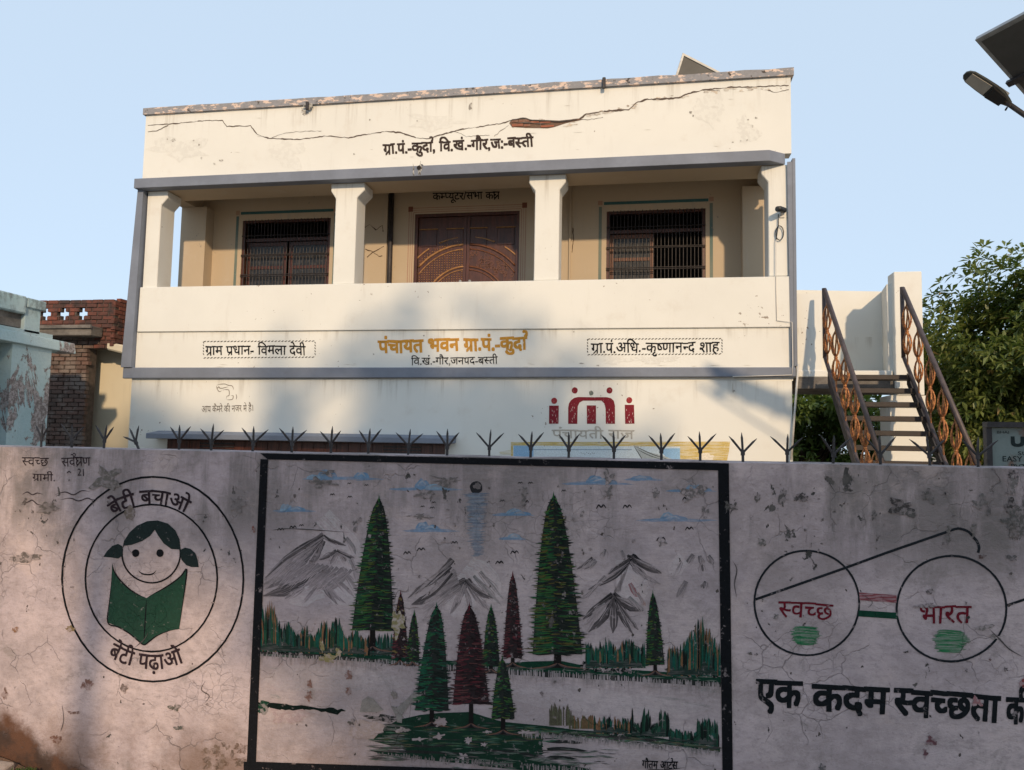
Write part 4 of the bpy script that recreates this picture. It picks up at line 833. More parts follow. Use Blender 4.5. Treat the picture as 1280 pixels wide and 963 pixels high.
for k in range(46):
    a = rng.uniform(30, 86); r_ = rng.uniform(.85, 1.10); c_ = (DC[0] + r_ * math.cos(rad(a)), DC[1] + r_ * math.sin(rad(a))); s0 = rng.uniform(0, 6.28)
    if c_[0] < xm + .09 or c_[0] > x1 - .12: continue
    b2.tube([(c_[0] + .05 * (1 - q / 7) * math.cos(s0 + q * .8), BK + .052, c_[1] + .05 * (1 - q / 7) * math.sin(s0 + q * .8)) for q in range(7)], .009, 4)
part('carved_studs', b, M['gilt'], door, kind='stuff'); part('carved_scrolls', b2, M['woodlite'], door, kind='stuff')
for s_ in (-1, 1):
    part('door_knob', MB().tube([(xm + s_ * .09, BK + .055, 4.63), (xm + s_ * .09, BK - .0, 4.63), (xm + s_ * .09, BK - .02, 4.63)], [.012, .02, .026], 8), M['steel'], door)
P = Paint(lambda a, c: (a, c), lambda a, c, off: (a, BK - off, c), .003); PK = (.34, .15, .13)
for q, wd in ((.03, .012), (.07, .008), (.11, .012)):
    P.line([(x0 - q, z0), (x0 - q, z1 + q), (x1 + q, z1 + q), (x1 + q, z0)], wd, PK, smooth=False, a0=.75) if 0 else None
    P.poly([(x0 - q - wd, z0), (x0 - q, z0), (x0 - q, z1 + q), (x0 - q - wd, z1 + q)], PK, .8); P.poly([(x1 + q, z0), (x1 + q + wd, z0), (x1 + q + wd, z1 + q), (x1 + q, z1 + q)], PK, .8); P.poly([(x0 - q, z1 + q), (x1 + q, z1 + q), (x1 + q, z1 + q + wd), (x0 - q, z1 + q + wd)], PK, .8)
for q in (x0 - .09, x1 + .09): P.poly([(q - .045, z1 + .05), (q + .045, z1 + .05), (q + .045, z1 + .15), (q - .045, z1 + .15)], (.16, .045, .03), .9)
P.link('painted_surround', M['backpaint'], door)
# lower shuttered opening and its hood
part('window_hood', MB().hexa([(-8.37, F - .34, 1.625), (-3.02, F - .34, 1.625), (-3.02, F - .003, 1.64), (-8.37, F - .003, 1.64), (-8.37, F - .34, 1.715), (-3.02, F - .34, 1.715), (-3.02, F - .003, 1.765), (-8.37, F - .003, 1.765)]), M['grey'], hall, bevel=.008)
sh = part('shutter', MB().box(-8.15, -3.2, F - .05, F - .004, .4, 1.622), M['wood'], hall)
for i in range(24): x = -8.12 + i * .206; part('shutter_board', MB().box(x, x + .19, F - .064, F - .052, .4, 1.60), M['wood'], sh)
for x in (-7.2, -3.9):
    for q in range(5): part('shutter_louvre', MB().box(x - .32, x + .32, F - .085, F - .066, 1.35 + q * .05, 1.37 + q * .05), M['iron'], sh)

# --- lettering, cracks and pictures on the hall
BR = (.045, .032, .028); z2 = zm(160, 60, 3.5556); z3 = zm(460, 60, 3.5556); z4 = zm(720, 50, 3.5556); zq = zm(700, 220, 3.703)
P = faceP(F); word(P, "ग>|ा|.|पं|.|-|कु|दा!|,|_|ि|व|.|खं|.|-|गौ|र|,|ज|:|-|ब|स~|ती", (479, 180.5), (666, 171), 12.5, BR, .026); P.link('parapet_lettering', M['creampaint'], hall)
P = faceP(BK); word(P, "क|म~|प~|यू|ट|र|/|स|भा|_|क|KSH", (541, 241.5), (624, 239.5), 9, (.012, .010, .010), .012); P.link('room_lettering', M['backpaint'], hall)
P = faceP(F); word(P, "ग>|ा|म|_|प>|धा|न|-|_|ि|व|म|ला|_|दे|वी", (257, 432.5), (382, 432), 11.5, BLK, .010); P.link('name_lettering', M['creampaint'], hall)
P = faceP(F); word(P, "ग>|ा|.|पं|.|अ|ि|ध|.|-|कृ|ष~|णा|न|न~|द|_|शा|ह", (739, 429), (899, 427.5), 12.5, BLK, .010); P.link('name_lettering', M['creampaint'], hall)
def ropebox(x0, y0, x1, y1):
    P = faceP(F); n = int((x1 - x0) / 4.2)
    for (a, c_) in (((x0, y0), (x1, y0 - .6)), ((x0, y1), (x1, y1 - 1))):
        for i in range(n):
            x = a[0] + (c_[0] - a[0]) * i / n; y = a[1] + (c_[1] - a[1]) * i / n; P.stroke([(x, y + .8), (x + 3.6, y - .7)], 1.3, BLK, .95, t0=.4)
    for x in (x0, x1):
        for i in range(int((y1 - y0) / 3.6)): y = y0 + 1.5 + i * 3.6; P.stroke([(x - .6, y - 1.3), (x + .7, y + 1.5)], 1.3, BLK, .95, t0=.4)
    P.link('rope_border', M['creampaint'], hall)
ropebox(254.5, 427, 394, 447.5); ropebox(734.5, 424, 902.5, 443.5)
P = faceP(F); word(P, "पं|चा|य|त|_|भ|व|न|_|ग>|ा|.|पं|.|-|कु|दा!", (473, 425.5), (658, 421.5), 15.5, (.50, .25, .04), .030); P.link('gold_lettering', M['creampaint'], hall)
P = faceP(F); word(P, "ि|व|.|खं|.|-|गौ|र|,|ज|न|प|द|-|ब|स~|ती", (514, 447.5), (622, 446), 9, BLK, .006); P.link('district_lettering', M['creampaint'], hall)
P = faceP(F); word(P, "आ|प|_|कै|म|रे|_|की|_|न|ज|र|_|मे|_|है|।", (252, 508), (317, 506), 8, (.10, .08, .07), -.006)
zc = zm(240, 470, 8)
for pts in (zc(245, 95, 250, 120, 262, 148, 280, 158, 300, 145), zc(245, 95, 280, 85, 330, 82, 365, 95, 400, 100, 415, 125, 412, 145), zc(262, 120, 300, 125, 330, 118, 365, 110), zc(300, 145, 335, 138, 370, 145, 372, 195, 350, 205, 345, 235), zc(345, 238, 380, 240, 408, 232, 412, 198, 385, 200), zc(440, 180, 448, 210, 442, 240), zc(250, 130, 270, 110, 285, 135)): P.stroke(pts, .9, (.14, .11, .09), .85)
P.link('camera_notice', M['creampaint'], hall)
# red emblem
zl = zm(660, 470, 8); RE = (.20, .018, .028); WH = (.82, .76, .66)
P = faceP(F)
P.poly(zl(212, 298, 308, 298, 305, 480, 210, 480), RE); P.poly(zl(588, 296, 680, 296, 680, 480, 590, 480), RE); P.poly(zl(968, 290, 1060, 290, 1065, 478, 972, 480), RE)
for q in ((262, 250), (468, 146), (815, 146), (1013, 244)): P.blob(*zl(*q)[0], 3.7, 3.9, RE if q[0] > 400 and q[0] < 900 else (.30, .035, .04), 1, .02)
P.poly(zl(402, 480, 402, 320, 410, 275, 430, 245, 460, 222, 500, 212, 650, 214, 790, 214, 830, 224, 858, 250, 870, 300, 870, 480, 778, 480, 776, 330, 765, 280, 735, 248, 550, 248, 515, 268, 498, 305, 494, 400, 493, 480), RE)
P.blob(*zl(632, 172)[0], 2.8, 3, (.10, .12, .10), .9, .1)
for k in range(40):
    q = rng.choice([(225, 295, 310, 470), (600, 670, 310, 470), (980, 1050, 300, 470), (420, 480, 300, 470), (790, 855, 300, 470)]); x = rng.uniform(q[0], q[1]); y = rng.uniform(q[2], q[3]); P.stroke(zl(x, y, x + rng.uniform(-6, 6), y + 25), .8, (.42, .14, .13), .5)
P.link('red_emblem', M['creampaint'], hall)
P = faceP(F, .005); word(P, "पं|चा|य|ती|_|रा|ज", (690, 537), (792, 537.5), 11, (.40, .37, .32), .01, al=.9); P.link('outlined_lettering', M['creampaint'], hall)
# poster picture above the wall
zp = zm(560, 460, 3.048); P = faceP(F)
P.poly(zp(240, 283, 1075, 281, 1070, 320, 1058, 375, 240, 375), (.50, .36, .08), .9, .35); P.poly(zp(248, 296, 884, 300, 884, 375, 248, 375), (.58, .66, .70), .95)
P.poly(zp(250, 296, 326, 297, 326, 375, 250, 375), (.22, .42, .64), .9); P.poly(zp(800, 308, 884, 306, 884, 375, 860, 375, 840, 350), (.22, .42, .64), .9); P.line(zp(326, 312, 700, 312), .7, (.12, .2, .3))
P.poly(zp(705, 294, 760, 320, 820, 335, 860, 350, 830, 358, 780, 352, 735, 345), (.38, .42, .42), .95); P.stroke(zp(705, 294, 740, 350, 742, 375), .8, BLK); P.stroke(zp(705, 294, 780, 330, 850, 352), .8, BLK); P.stroke(zp(720, 310, 770, 335, 820, 350), .7, BLK)
P.blob(*zp(985, 342)[0], 10, 5, (.70, .64, .53), 1, .3); P.poly(zp(195, 320, 240, 312, 240, 330, 200, 330), (.5, .4, .15), .5, .5)
for k in range(8): x = 505 + k * 7; P.stroke(zp(x, 322 + (k % 3) * 4, x + 5, 326), .7, BLK)
P.link('poster_picture', M['creampaint'], hall)
# parapet crack, thickening to the right
CK = (.07, .042, .03)
def crack_or_hole_shade(pts, w0, w1, Y=F, mat='creampaint', d=.005):
    P = faceP(Y, d); Q = []
    for a, c_ in zip(pts, pts[1:]):
        n = max(2, int(math.hypot(c_[0] - a[0], c_[1] - a[1]) / 2.5))
        for i in range(n): t = i / n; Q.append((a[0] + (c_[0] - a[0]) * t + rng.uniform(-.35, .35), a[1] + (c_[1] - a[1]) * t + rng.uniform(-.5, .5)))
    Q.append(pts[-1]); h = len(Q)
    for i in range(0, h - 1, 6): wd = w0 + (w1 - w0) * i / h; P.stroke(Q[i:i + 7], wd * rng.uniform(.7, 1.3), CK, .95, wob=1.1, smooth=False, t0=1, t1=1)
    P.link('crack_or_hole_shade', M[mat], hall)
crack_or_hole_shade(z2(90, 345, 200, 338, 330, 325, 420, 322, 440, 350, 545, 347, 575, 385, 625, 402, 760, 408, 880, 392, 980, 400, 1060, 385, 1150, 372, 1220, 378, 1280, 400), .9, 1.0)
crack_or_hole_shade(z3(215, 400, 270, 405, 340, 382, 420, 362, 500, 350, 600, 335, 640, 322), .9, 1.0); crack_or_hole_shade(z3(820, 338, 880, 325, 940, 318, 970, 295, 1040, 283, 1160, 275, 1190, 245, 1240, 228, 1280, 230), 2.2, 1.3)
crack_or_hole_shade(z4(240, 232, 0, 350) if 0 else z4(345, 265, 460, 258, 500, 238, 570, 222, 680, 212, 820, 208, 945, 203), 1.3, 1.1)
crack_or_hole_shade(z2(90, 372, 130, 368, 180, 345), .7, .7); crack_or_hole_shade(z2(640, 400, 700, 378, 780, 372, 860, 370), .5, .5); crack_or_hole_shade(z3(560, 395, 590, 370, 625, 345), .5, .5); crack_or_hole_shade(z4(0, 355, 60, 355, 120, 345), .5, .5); crack_or_hole_shade(z4(855, 225, 890, 235, 945, 222), .5, .5); crack_or_hole_shade(z4(560, 222, 590, 225, 640, 228), 1, .6)
crack_or_hole_shade(zq(290, 490, 270, 600, 262, 660, 215, 695), .6, .7); crack_or_hole_shade(z3(340, 382, 390, 372, 440, 395, 540, 388), .4, .4)
crack_or_hole_shade(z2(925, 768, 980, 762, 1025, 758), .6, .6, F, 'creampaint', -.0015) if 0 else None
for px_, py_, rx, ry in ((385, 133, 5, 3.5), (525, 213, 2, 7), (517, 213, 1, 7)): P = faceP(F - (.2 if py_ > 200 else .05)); P.blob(px_, py_, rx, ry, (.06, .055, .05), .9, .5); P.link('stain', M['creampaint'], hall)
P = faceP(F)
for q in ((z2(200, 412), 3, 1.6), (z2(175, 407), 1, 1), (z2(315, 432), 1, 1.5), (z2(327, 490), 1, 1.2), (z2(415, 500), 2.5, 1.2), (z2(384, 515), 1.2, 1), (z2(292, 412), 1, 1), (z2(1075, 320), 1, 1), (z2(1005, 472), 1, 1), (z2(785, 285), 5, 4), (z4(510, 322), 1.6, 1.5), (z4(520, 338), 1, 1.5), (z4(765, 355), 1.2, 1), (z4(800, 347), 1.5, 1.2), (z4(785, 385), 1.2, 1.8), (z4(698, 455), 1.8, 1), (z4(732, 450), 1, 1), (z4(760, 446), 1.2, 1), (z3(455, 260), 2, 5), (z3(220, 325), 1, 1), (zq(175, 878), 2, .8), (zq(100, 868), 3.5, .5), ([(717, 415)], 1, .6), ([(530, 420)], 1, .8), ([(467, 443)], 1, 1), ([(917, 489)], 2, 1.6), ([(817, 511)], 1, .6), ([(670, 387)], 1.5, .7), ([(658, 374)], 1, 1.8)):
    P.blob(*q[0][0], q[1], q[2], (.20, .18, .16), .85, .5, 12)
for k in range(40): x = rng.uniform(230, 960); y = rng.choice([rng.uniform(454, 460), rng.uniform(120, 200)]); P.stroke([(x, y), (x + rng.uniform(3, 14), y + rng.uniform(-.5, .5))], .7, (.35, .31, .26), .5, dry=.7)
P.link('plaster_chips', M['creampaint'], hall)['kind'] = 'stuff'
for q, rx, ry, al in ((z4(760, 400), 14, 14, .28), (z4(600, 300), 20, 18, .2), (z2(240, 450), 26, 14, .22), (z2(720, 470), 20, 14, .18), (z3(300, 330), 40, 10, .18), (zq(450, 850), 26, 5, .25), (zq(260, 850), 16, 5, .22), (zq(900, 800), 5, 5, 0)):
    if al: P = faceP(F, .002); P.blob(*q[0], rx, ry, (.40, .38, .35), al * .8, .5, 30, dry=.8); P.link('stain', M['creampaint'], hall)
P = faceP(F, .0045)
for k in range(70):
    q = rng.choice([z3(rng.uniform(640, 940), rng.uniform(318, 345)), z3(rng.uniform(960, 1240), 0), z4(rng.uniform(345, 945), 0)])[0]
    if q[1] < 100 and q[0] < 815: q = (q[0], 60 + (300 - (q[0] - 730) / 79 * 55) / 3.5556)
    elif q[1] < 100: q = (q[0], 50 + (262 - min(1, (q[0] - 817) / 90) * 45) / 3.5556)
    P.blob(q[0], q[1] + rng.uniform(-1.5, 3), rng.uniform(1, 4), rng.uniform(.6, 1.6), rng.choice([(.42, .36, .29), (.30, .24, .19), (.55, .46, .36)]), .8, .5, 12)
P.link('plaster_chips', M['creampaint'], hall)['kind'] = 'stuff'
# hole in the parapet plaster showing bricks
P = faceP(F, .006); P.poly(z3(628, 335, 640, 318, 700, 312, 720, 322, 800, 322, 850, 324, 940, 315, 945, 322, 880, 335, 830, 352, 800, 358, 700, 356, 640, 352), (.16, .10, .07), 1); hole = P.link('plaster_hole', M['creampaint'], hall)
P = faceP(F, .022); P.stroke(z3(632, 326, 660, 319, 700, 316, 730, 324, 800, 326, 850, 330, 930, 320), 1.6, (.03, .02, .015), .95, wob=1.2, t0=.6, t1=.3); P.stroke(z3(660, 336, 700, 335, 745, 337, 790, 341), 1.0, (.04, .025, .02), .9, wob=1, t0=.5, t1=.3); P.link('crack_or_hole_shade', M['creampaint'], hall)  # black stroke paints the shadow along the hole's top edge
for (a, c_, y0, y1) in ((638, 668, 322, 334), (671, 718, 318, 334), (722, 760, 326, 336), (640, 690, 338, 352), (694, 722, 340, 352), (764, 812, 328, 337), (768, 826, 344, 355)):
    p = onY(*z3(a, y1)[0], F); q = onY(*z3(c_, y0)[0], F); part('brick', MB().box(p.x, q.x, F - .014 - rng.uniform(0, .006), F - .008, p.z, q.z), M['brickred'], hole, bevel=.002)
crack_or_hole_shade([(456, 285), (462, 281), (470, 288), (478, 282), (479, 290)], .8, .8, BK - .05, 'backpaint', .004); crack_or_hole_shade([(459, 322), (466, 316), (474, 312), (480, 308)], 1.2, .8, BK - .05, 'backpaint', .004); crack_or_hole_shade([(457, 312), (464, 314), (474, 321), (478, 320)], .9, .9, BK - .05, 'backpaint', .004)
crack_or_hole_shade([(716, 285), (717, 300), (715, 316)], .9, .6, BK, 'backpaint', .004)
# white cable clipped along the front
def fp(x, y, Y): p = onY(x, y, Y); return (p.x, p.y, p.z)
part('cable', MB().tube([fp(970, 300, F - .045), fp(970, 360, F - .045), fp(971, 401, F - .045), fp(990, 403, F - .06), fp(991, 455, F - .08), fp(990, 469, F - .085), fp(916, 471, F - .085), fp(916, 489, F - .085)], .007, 5), M['white'], hall, smooth=True)
part('conduit', MB().tube([fp(998, 455, F - .06), fp(993, 520, F - .06), fp(989, 575, F - .06)], .017, 6), M['white'], hall, smooth=True)

# ---------------------------------------------------------------- cctv camera on the right column
c0 = onY(972, 264, F - .06)
cc = thing('security_camera', tuple(c0), 'small black security camera on the right-hand veranda column, cable looped below', 'camera')
part('housing', MB().tube([(c0.x - .03, c0.y - .14, c0.z - .012), (c0.x + .02, c0.y - .10, c0.z), (c0.x + .10, c0.y + .01, c0.z + .01)], [.042, .046, .044], 10), M['black'], cc, smooth=True)
part('bracket', MB().tube([(c0.x + .06, c0.y - .02, c0.z - .03), (c0.x + .08, c0.y + .06, c0.z - .05)], .016, 6).box(c0.x + .04, c0.x + .11, c0.y + .045, c0.y + .062, c0.z - .09, c0.z - .01), M['white'], cc)
lp = [fp(973, 268, F - .03), fp(973, 283, F - .03)] + [(onY(974.5 + 5 * math.sin(a), 291.5 - 9 * math.cos(a), F - .03).x, F - .03, onY(974.5 + 5 * math.sin(a), 291.5 - 9 * math.cos(a), F - .03).z) for a in [i * .45 for i in range(28)]] + [fp(970, 300, F - .03)]
part('cable_loop', MB().tube(lp, .008, 5), M['black'], cc)
part('lens', MB().tube([(c0.x - .034, c0.y - .146, c0.z - .013), (c0.x - .03, c0.y - .139, c0.z - .012)], .03, 10), M['glass'], cc)

# ---------------------------------------------------------------- solar panel on the roof
rp = thing('roof_solar_panel', (.9, 15.0, 6.6), 'solar panel tilted on the hall roof, only its top corner above the parapet', 'solar panel')
p0 = onY(853, 67, 14.6); A = Vector((1.75, .45, -.83)); B = Vector((-.32, .15, -1.0))
up_ = A.cross(B).normalized() * .04
if up_.y > 0: up_ = -up_
def slab(p0, A, B, t): return MB().hexa([p0, p0 + A, p0 + A + B, p0 + B, p0 + t, p0 + A + t, p0 + A + B + t, p0 + B + t])
part('panel_back', slab(p0 + A * .02 + B * .03, A * .96, B * .94, up_ * .6), M['paneldark'], rp)
part('panel_frame', slab(p0, A, B * .035, up_), M['white'], rp); part('panel_frame', slab(p0 + B * .035, A * .02, B * .965, up_), M['steel'], rp); part('panel_frame', slab(p0 + A * .98 + B * .035, A * .02, B * .965, up_), M['steel'], rp)  # top edge in white: the sunlit rim is put into the colour
part('panel_strut', slab(p0 + A * .48 + B * .04, A * .03, B * .93, up_ * 1.3), M['iron'], rp); q = p0 + A * .07 + B * .45; part('junction_box', slab(q, A * .12, B * .25, up_ * 1.9), M['black'], rp)
for q in (p0 + A * .2 + B * .9, p0 + A * .8 + B * .9): part('leg', MB().box(q.x - .02, q.x + .02, q.y + .02, q.y + .06, 6.6, q.z), M['iron'], rp)

# ================================================================ stair landing beside the hall
land = thing('stair_landing', (3.1, 12.6, 0), 'cream stair landing with parapet walls and a tall square pillar, right of the hall', 'building')
part('landing_slab', MB().box(2.288, 4.05, F + .05, 13.45, 2.56, 2.74), M['concrete'], land, bevel=.01)
part('slab_edge', MB().box(2.287, 3.66, F + .045, 13.45, 2.742, 2.842), M['cream'], land, bevel=.01)
part('parapet_wall', MB().box(2.29, 2.655, F + .06, F + .2, 2.842, 4.03), M['cream'], land); part('parapet_wall', MB().prism([(2.29, 2.842), (3.85, 2.842), (3.85, 4.255), (2.29, 4.31)], 13.3, 13.44), M['cream'], land)
part('parapet_wall', MB().hexa([(3.62, 12.32, 2.842), (3.80, 12.32, 2.842), (4.02, 13.44, 2.842), (3.855, 13.44, 2.842), (3.62, 12.32, 4.17), (3.80, 12.32, 4.17), (4.02, 13.44, 4.26), (3.855, 13.44, 4.26)]), M['cream'], land)
part('pillar', MB().box(3.685, 4.075, F - .02, F + .28, 2.47, 4.33), M['cream'], land, bevel=.008); part('pillar_base', MB().box(3.60, 4.12, F + .0, F + .5, 0, 2.468), M['cream'], land)
# steel staircase
st_ = thing('steel_staircase', (3.1, 10.8, 0), 'steep brown steel staircase with rusty ornamental balusters, right of the hall', 'staircase')
TOP = Vector((0, 11.95, 2.80)); DN = Vector((.11, -.67, -1.0))
def sp(x, t, up=0): return Vector((x, TOP.y, TOP.z)) + DN * t + Vector((0, 0, up))
XA, XB = 2.64, 3.73
for x in (XA, XB):
    part('handrail', MB().tube([sp(x, 0, 1.23), sp(x, 2.75, 1.23)], .034, 10), M['rail'], st_, smooth=True); part('newel_post', MB().tube([sp(x, -.02, .18), sp(x, -.02, 1.23)], .03, 8), M['rail'], st_, smooth=True)
    part('newel_post', MB().tube([sp(x, 2.7, 0), sp(x, 2.7, 1.2)], .03, 8), M['rail'], st_, smooth=True); part('lower_rail', MB().tube([sp(x, 0, .20), sp(x, 2.75, .20)], .028, 8), M['rail'], st_, smooth=True)
    q0 = sp(x + .03, 0, -.03); q1 = sp(x + .03, 2.8, -.03); part('stringer', MB().hexa([q0 + Vector((0, 0, -.16)), q0 + Vector((.03, 0, -.16)), q1 + Vector((.03, 0, -.16)), q1 + Vector((0, 0, -.16)), q0, q0 + Vector((.03, 0, 0)), q1 + Vector((.03, 0, 0)), q1]), M['iron'], st_)
    for k in range(6):
        t = .13 + k * .43 + (.0 if x == XA else .02); lo = sp(x, t, .22); hi = sp(x, t, 1.22); H = (hi - lo).length
        bl = part('baluster', MB().tube([lo, lo + (hi - lo) * .18], .011, 6), M['rust'], st_)
        part('baluster_tip', MB().tube([lo + (hi - lo) * .86, hi], .011, 6), M['rust'], bl)
        for a in range(5):
            an = a * 2 * math.pi / 5 + .4
            for (u0, u1, R_) in ((.16, .50, .055), (.50, .88, .06)):
                part('scroll', MB().tube([lo + (hi - lo) * (u0 + (u1 - u0) * q / 6) + Vector((math.cos(an + q * .12), math.sin(an + q * .12), 0)) * R_ * math.sin(math.pi * q / 6) ** .7 for q in range(7)], .0125, 5), M['rust'], bl, smooth=True)
        part('collar', MB().tube([lo + (hi - lo) * .47, lo + (hi - lo) * .50, lo + (hi - lo) * .53], [.014, .028, .014], 8), M['rust'], bl)
for k in range(13):
    c_ = sp(0, .065 + k * .205); xo = DN.x * (.065 + k * .205); part('tread', MB().box(XA + .04 + xo, XB + .06 + xo, c_.y - .12, c_.y + .12, c_.z - .07, c_.z), M['tread'], st_, bevel=.004)

# ================================================================ teal building at the left edge
tb = thing('teal_building', (-10.3, 9.6, 0), 'peeling teal building with a flat roof edge at the left edge of the picture', 'building')
TX = -9.3
part('side_wall', MB().box(TX - .2, TX, 9.95, 10.72, 0, 3.24).box(TX - .2, TX, 4, 8.4, 0, 3.24).box(TX - .2, TX, 8.4, 9.95, 3.0, 3.24), M['teal'], tb)
part('rear_wall', MB().box(-13.4, TX - .2, 10.52, 10.72, 0, 3.24), M['teal'], tb); part('doorway_shade_sheet', MB().box(TX - .6, TX - .5, 8.3, 10.0, 0, 3.1), simple('shaded_teal_recess', (.05, .085, .09), .3, 4), tb)  # dark sheet behind the opening paints the doorway's shade
part('door_hood', MB().hexa([(TX - .3, 4, 3.1), (TX + .1, 4, 3.1), (TX + .06, 11.18, 2.99), (TX - .3, 11.18, 2.99), (TX - .3, 4, 3.26), (TX + .06, 4, 3.26), (TX + .03, 11.18, 3.16), (TX - .3, 11.18, 3.16)]), M['tealband'], tb, bevel=.01)
part('recessed_fascia', MB().box(TX - .3, TX - .06, 4, 10.14, 3.262, 3.56), M['concrete'], tb); part('corner_pier', MB().box(TX - .3, TX + .0, 10.14, 10.45, 3.2, 3.70), M['teal'], tb, bevel=.008)
part('roof_edge', MB().hexa([(TX - .4, 4, 3.50), (TX + .03, 4, 3.50), (TX + .03, 10.14, 3.47), (TX - .4, 10.14, 3.47), (TX - .4, 4, 3.74), (TX + .03, 4, 3.74), (TX + .03, 10.14, 3.74), (TX - .4, 10.14, 3.74)]), M['teal'], tb, bevel=.02)
part('roof_edge', MB().box(TX - .4, TX + .03, 10.145, 10.52, 3.58, 3.73), M['teal'], tb, bevel=.012); part('roof_slab', MB().box(-13.4, TX - .4, 4, 10.78, 3.3, 3.72), M['concrete'], tb)

# ================================================================ brick house behind it
BY = 12.8
bh = thing('brick_house', (-11.2, BY + 1, 0), 'unplastered dark brick house with cross-shaped parapet openings, left of the hall', 'building')
bm_new = bpy.data.meshes.new('brick'); tmp = bmesh.new(); bmesh.ops.create_cube(tmp, size=1); bmesh.ops.bevel(tmp, geom=tmp.edges[:], offset=.045, segments=1, affect='EDGES'); tmp.to_mesh(bm_new); tmp.free(); bm_new.materials.append(M['brick'])
bm_old = bm_new.copy(); bm_old.materials.clear(); bm_old.materials.append(M['brickold'])
def brick(x0, x1, y0, y1, z0, z1, me, parent):
    o = bpy.data.objects.new('brick', me); COL.objects.link(o); o.parent = parent
    o.location = Vector(((x0 + x1) / 2, (y0 + y1) / 2, (z0 + z1) / 2)) - origin(parent); o.scale = (x1 - x0, y1 - y0, z1 - z0); o.rotation_euler = (rng.uniform(-.02, .02), rng.uniform(-.015, .015), rng.uniform(-.02, .02))
PX0, PX1, PZ0, PZ1 = -12.2, -9.81, 3.69, 4.235
cross = [(-11.31, 3.965), (-10.92, 3.965), (-10.52, 3.965)]
hit = lambda x, z: any((abs(x - a) < .055 and abs(z - c_) < .125) or (abs(x - a) < .125 and abs(z - c_) < .042) for a, c_ in cross)
core = MB(); nx = 120; nz = 26
for j in range(nz):
    z = PZ0 + (PZ1 - .03 - PZ0) * (j + .5) / nz; run = None
    for i in range(nx + 1):
        x = PX0 + (PX1 - .02 - PX0) * (i + .5) / nx; ok = i < nx and not hit(x, z)
        if ok and run is None: run = PX0 + (PX1 - .02 - PX0) * i / nx
        if not ok and run is not None:
            h = (PZ1 - .03 - PZ0) / nz / 2 + .0005; core.box(run, PX0 + (PX1 - .02 - PX0) * i / nx, BY + .02, BY + .10, z - h, z + h); run = None
parapet = part('brick_parapet', core, M['mortar'], bh)
row = 0; z = PZ0
while z < PZ1 - .02:
    x = PX0 + (row % 2) * .12
    while x < PX1 - .03:
        x1_ = min(x + .225, PX1)
        segs = [(x, x1_)]
        zc_ = z + .036
        for a, c_ in cross:                                   # split round the openings
            hw = .055 if .042 <= abs(zc_ - c_) < .125 else (.125 if abs(zc_ - c_) < .042 else 0)
            if hw: segs = [s2 for (u, v) in segs for s2 in ((u, min(v, a - hw)), (max(u, a + hw), v)) if s2[1] - s2[0] > .03]
        for u, v in segs: brick(u, v - .01, BY + rng.uniform(-.008, .008), BY + .11, z, z + .068, bm_new, parapet)
        x += .237
    z += .078; row += 1
ret = part('return_wall', MB().box(PX1 - .12, PX1 - .015, BY + .11, BY + 1.4, 3.35, 4.2), M['mortar'], bh)
z = 3.34; row = 0
while z < PZ1 - .02:
    y = BY + .0 + (row % 2) * .12
    while y < BY + .75: brick(PX1 - .08, PX1 + rng.uniform(-.006, .006), y, y + .222, z, z + .068, bm_new, ret); y += .237
    z += .078; row += 1
low = part('brick_wall', MB().box(-12.2, -10.38, BY + .06, BY + .3, 0, 3.6).box(-10.39, PX1 - .05, BY + .06, BY + .2, 3.3, 3.69), M['mortar'], bh)
z = 1.42; row = 0
while z < 3.66:
    x = -11.42 + (row % 2) * .12; xe = -10.35 if z < 3.28 else PX1
    while x < xe - .04:
        x1_ = min(x + .225, xe + rng.uniform(-.02, .03)); brick(x, x1_ - .012, BY + .03 + rng.uniform(-.012, .012), BY + .12, z, z + .066, bm_new if (z > 3.28 and x > -10.3) else bm_old, low); x += .237
    z += .0785; row += 1
part('projecting_slab', MB().box(-11.9, -10.06, BY - .30, BY + .02, 3.50, 3.68), M['concrete'], bh, bevel=.012); part('slab_lip', MB().box(-11.9, -10.04, BY - .34, BY - .30, 3.63, 3.69), M['concrete'], bh)
part('plastered_wall', MB().box(-11.2, -9.05, BY + .55, BY + .7, 0, 3.4), M['yellowcream'], bh); part('plastered_hood', MB().hexa([(-9.98, BY + .02, 3.28), (-9.1, BY + .02, 3.08), (-9.1, BY + .8, 3.08), (-9.98, BY + .8, 3.28), (-9.98, BY + .02, 3.42), (-9.1, BY + .02, 3.28), (-9.1, BY + .8, 3.28), (-9.98, BY + .8, 3.42)]), M['yellowcream'], bh, bevel=.03)
part('roof', MB().box(-12.2, PX1 - .12, BY + .3, BY + 1.4, 3.45, 3.6), M['concrete'], bh)

# ================================================================ rusty notice board behind the wall
sg = thing('notice_board', (2.62, 5.0, 0), 'rusty pale green notice board behind the wall at the right edge', 'sign', rz=0)
def board():
    g = G('rusty_sign_board'); n = g.noise(3.2, 6, .65, vec=g.sc((1.3, 1, 1), (4, 2, 1))); n2 = g.noise(30, 5, .7)
    c = g.mix(g.ramp(n2, .4, .7, 0, .4), (.19, .23, .215), (.13, .165, .155)); c = g.mix(g.ramp(n, .44, .56), c, (.16, .07, .04)); return g.done(c, .6, n2, .3, .004)
part('board', MB().box(2.035, 3.25, 4.99, 5.01, .9, 1.765), board(), sg); part('top_rail', MB().box(2.0, 3.29, 4.96, 5.03, 1.768, 1.80), M['iron'], sg)
for x in (2.0, 3.26): part('post', MB().box(x, x + .03, 4.975, 5.025, 0, 1.766), M['iron'], sg)
sf = lambda: Paint(lambda a, c: (a, c), lambda a, c, off: (a, 4.99 - off, c), .002)
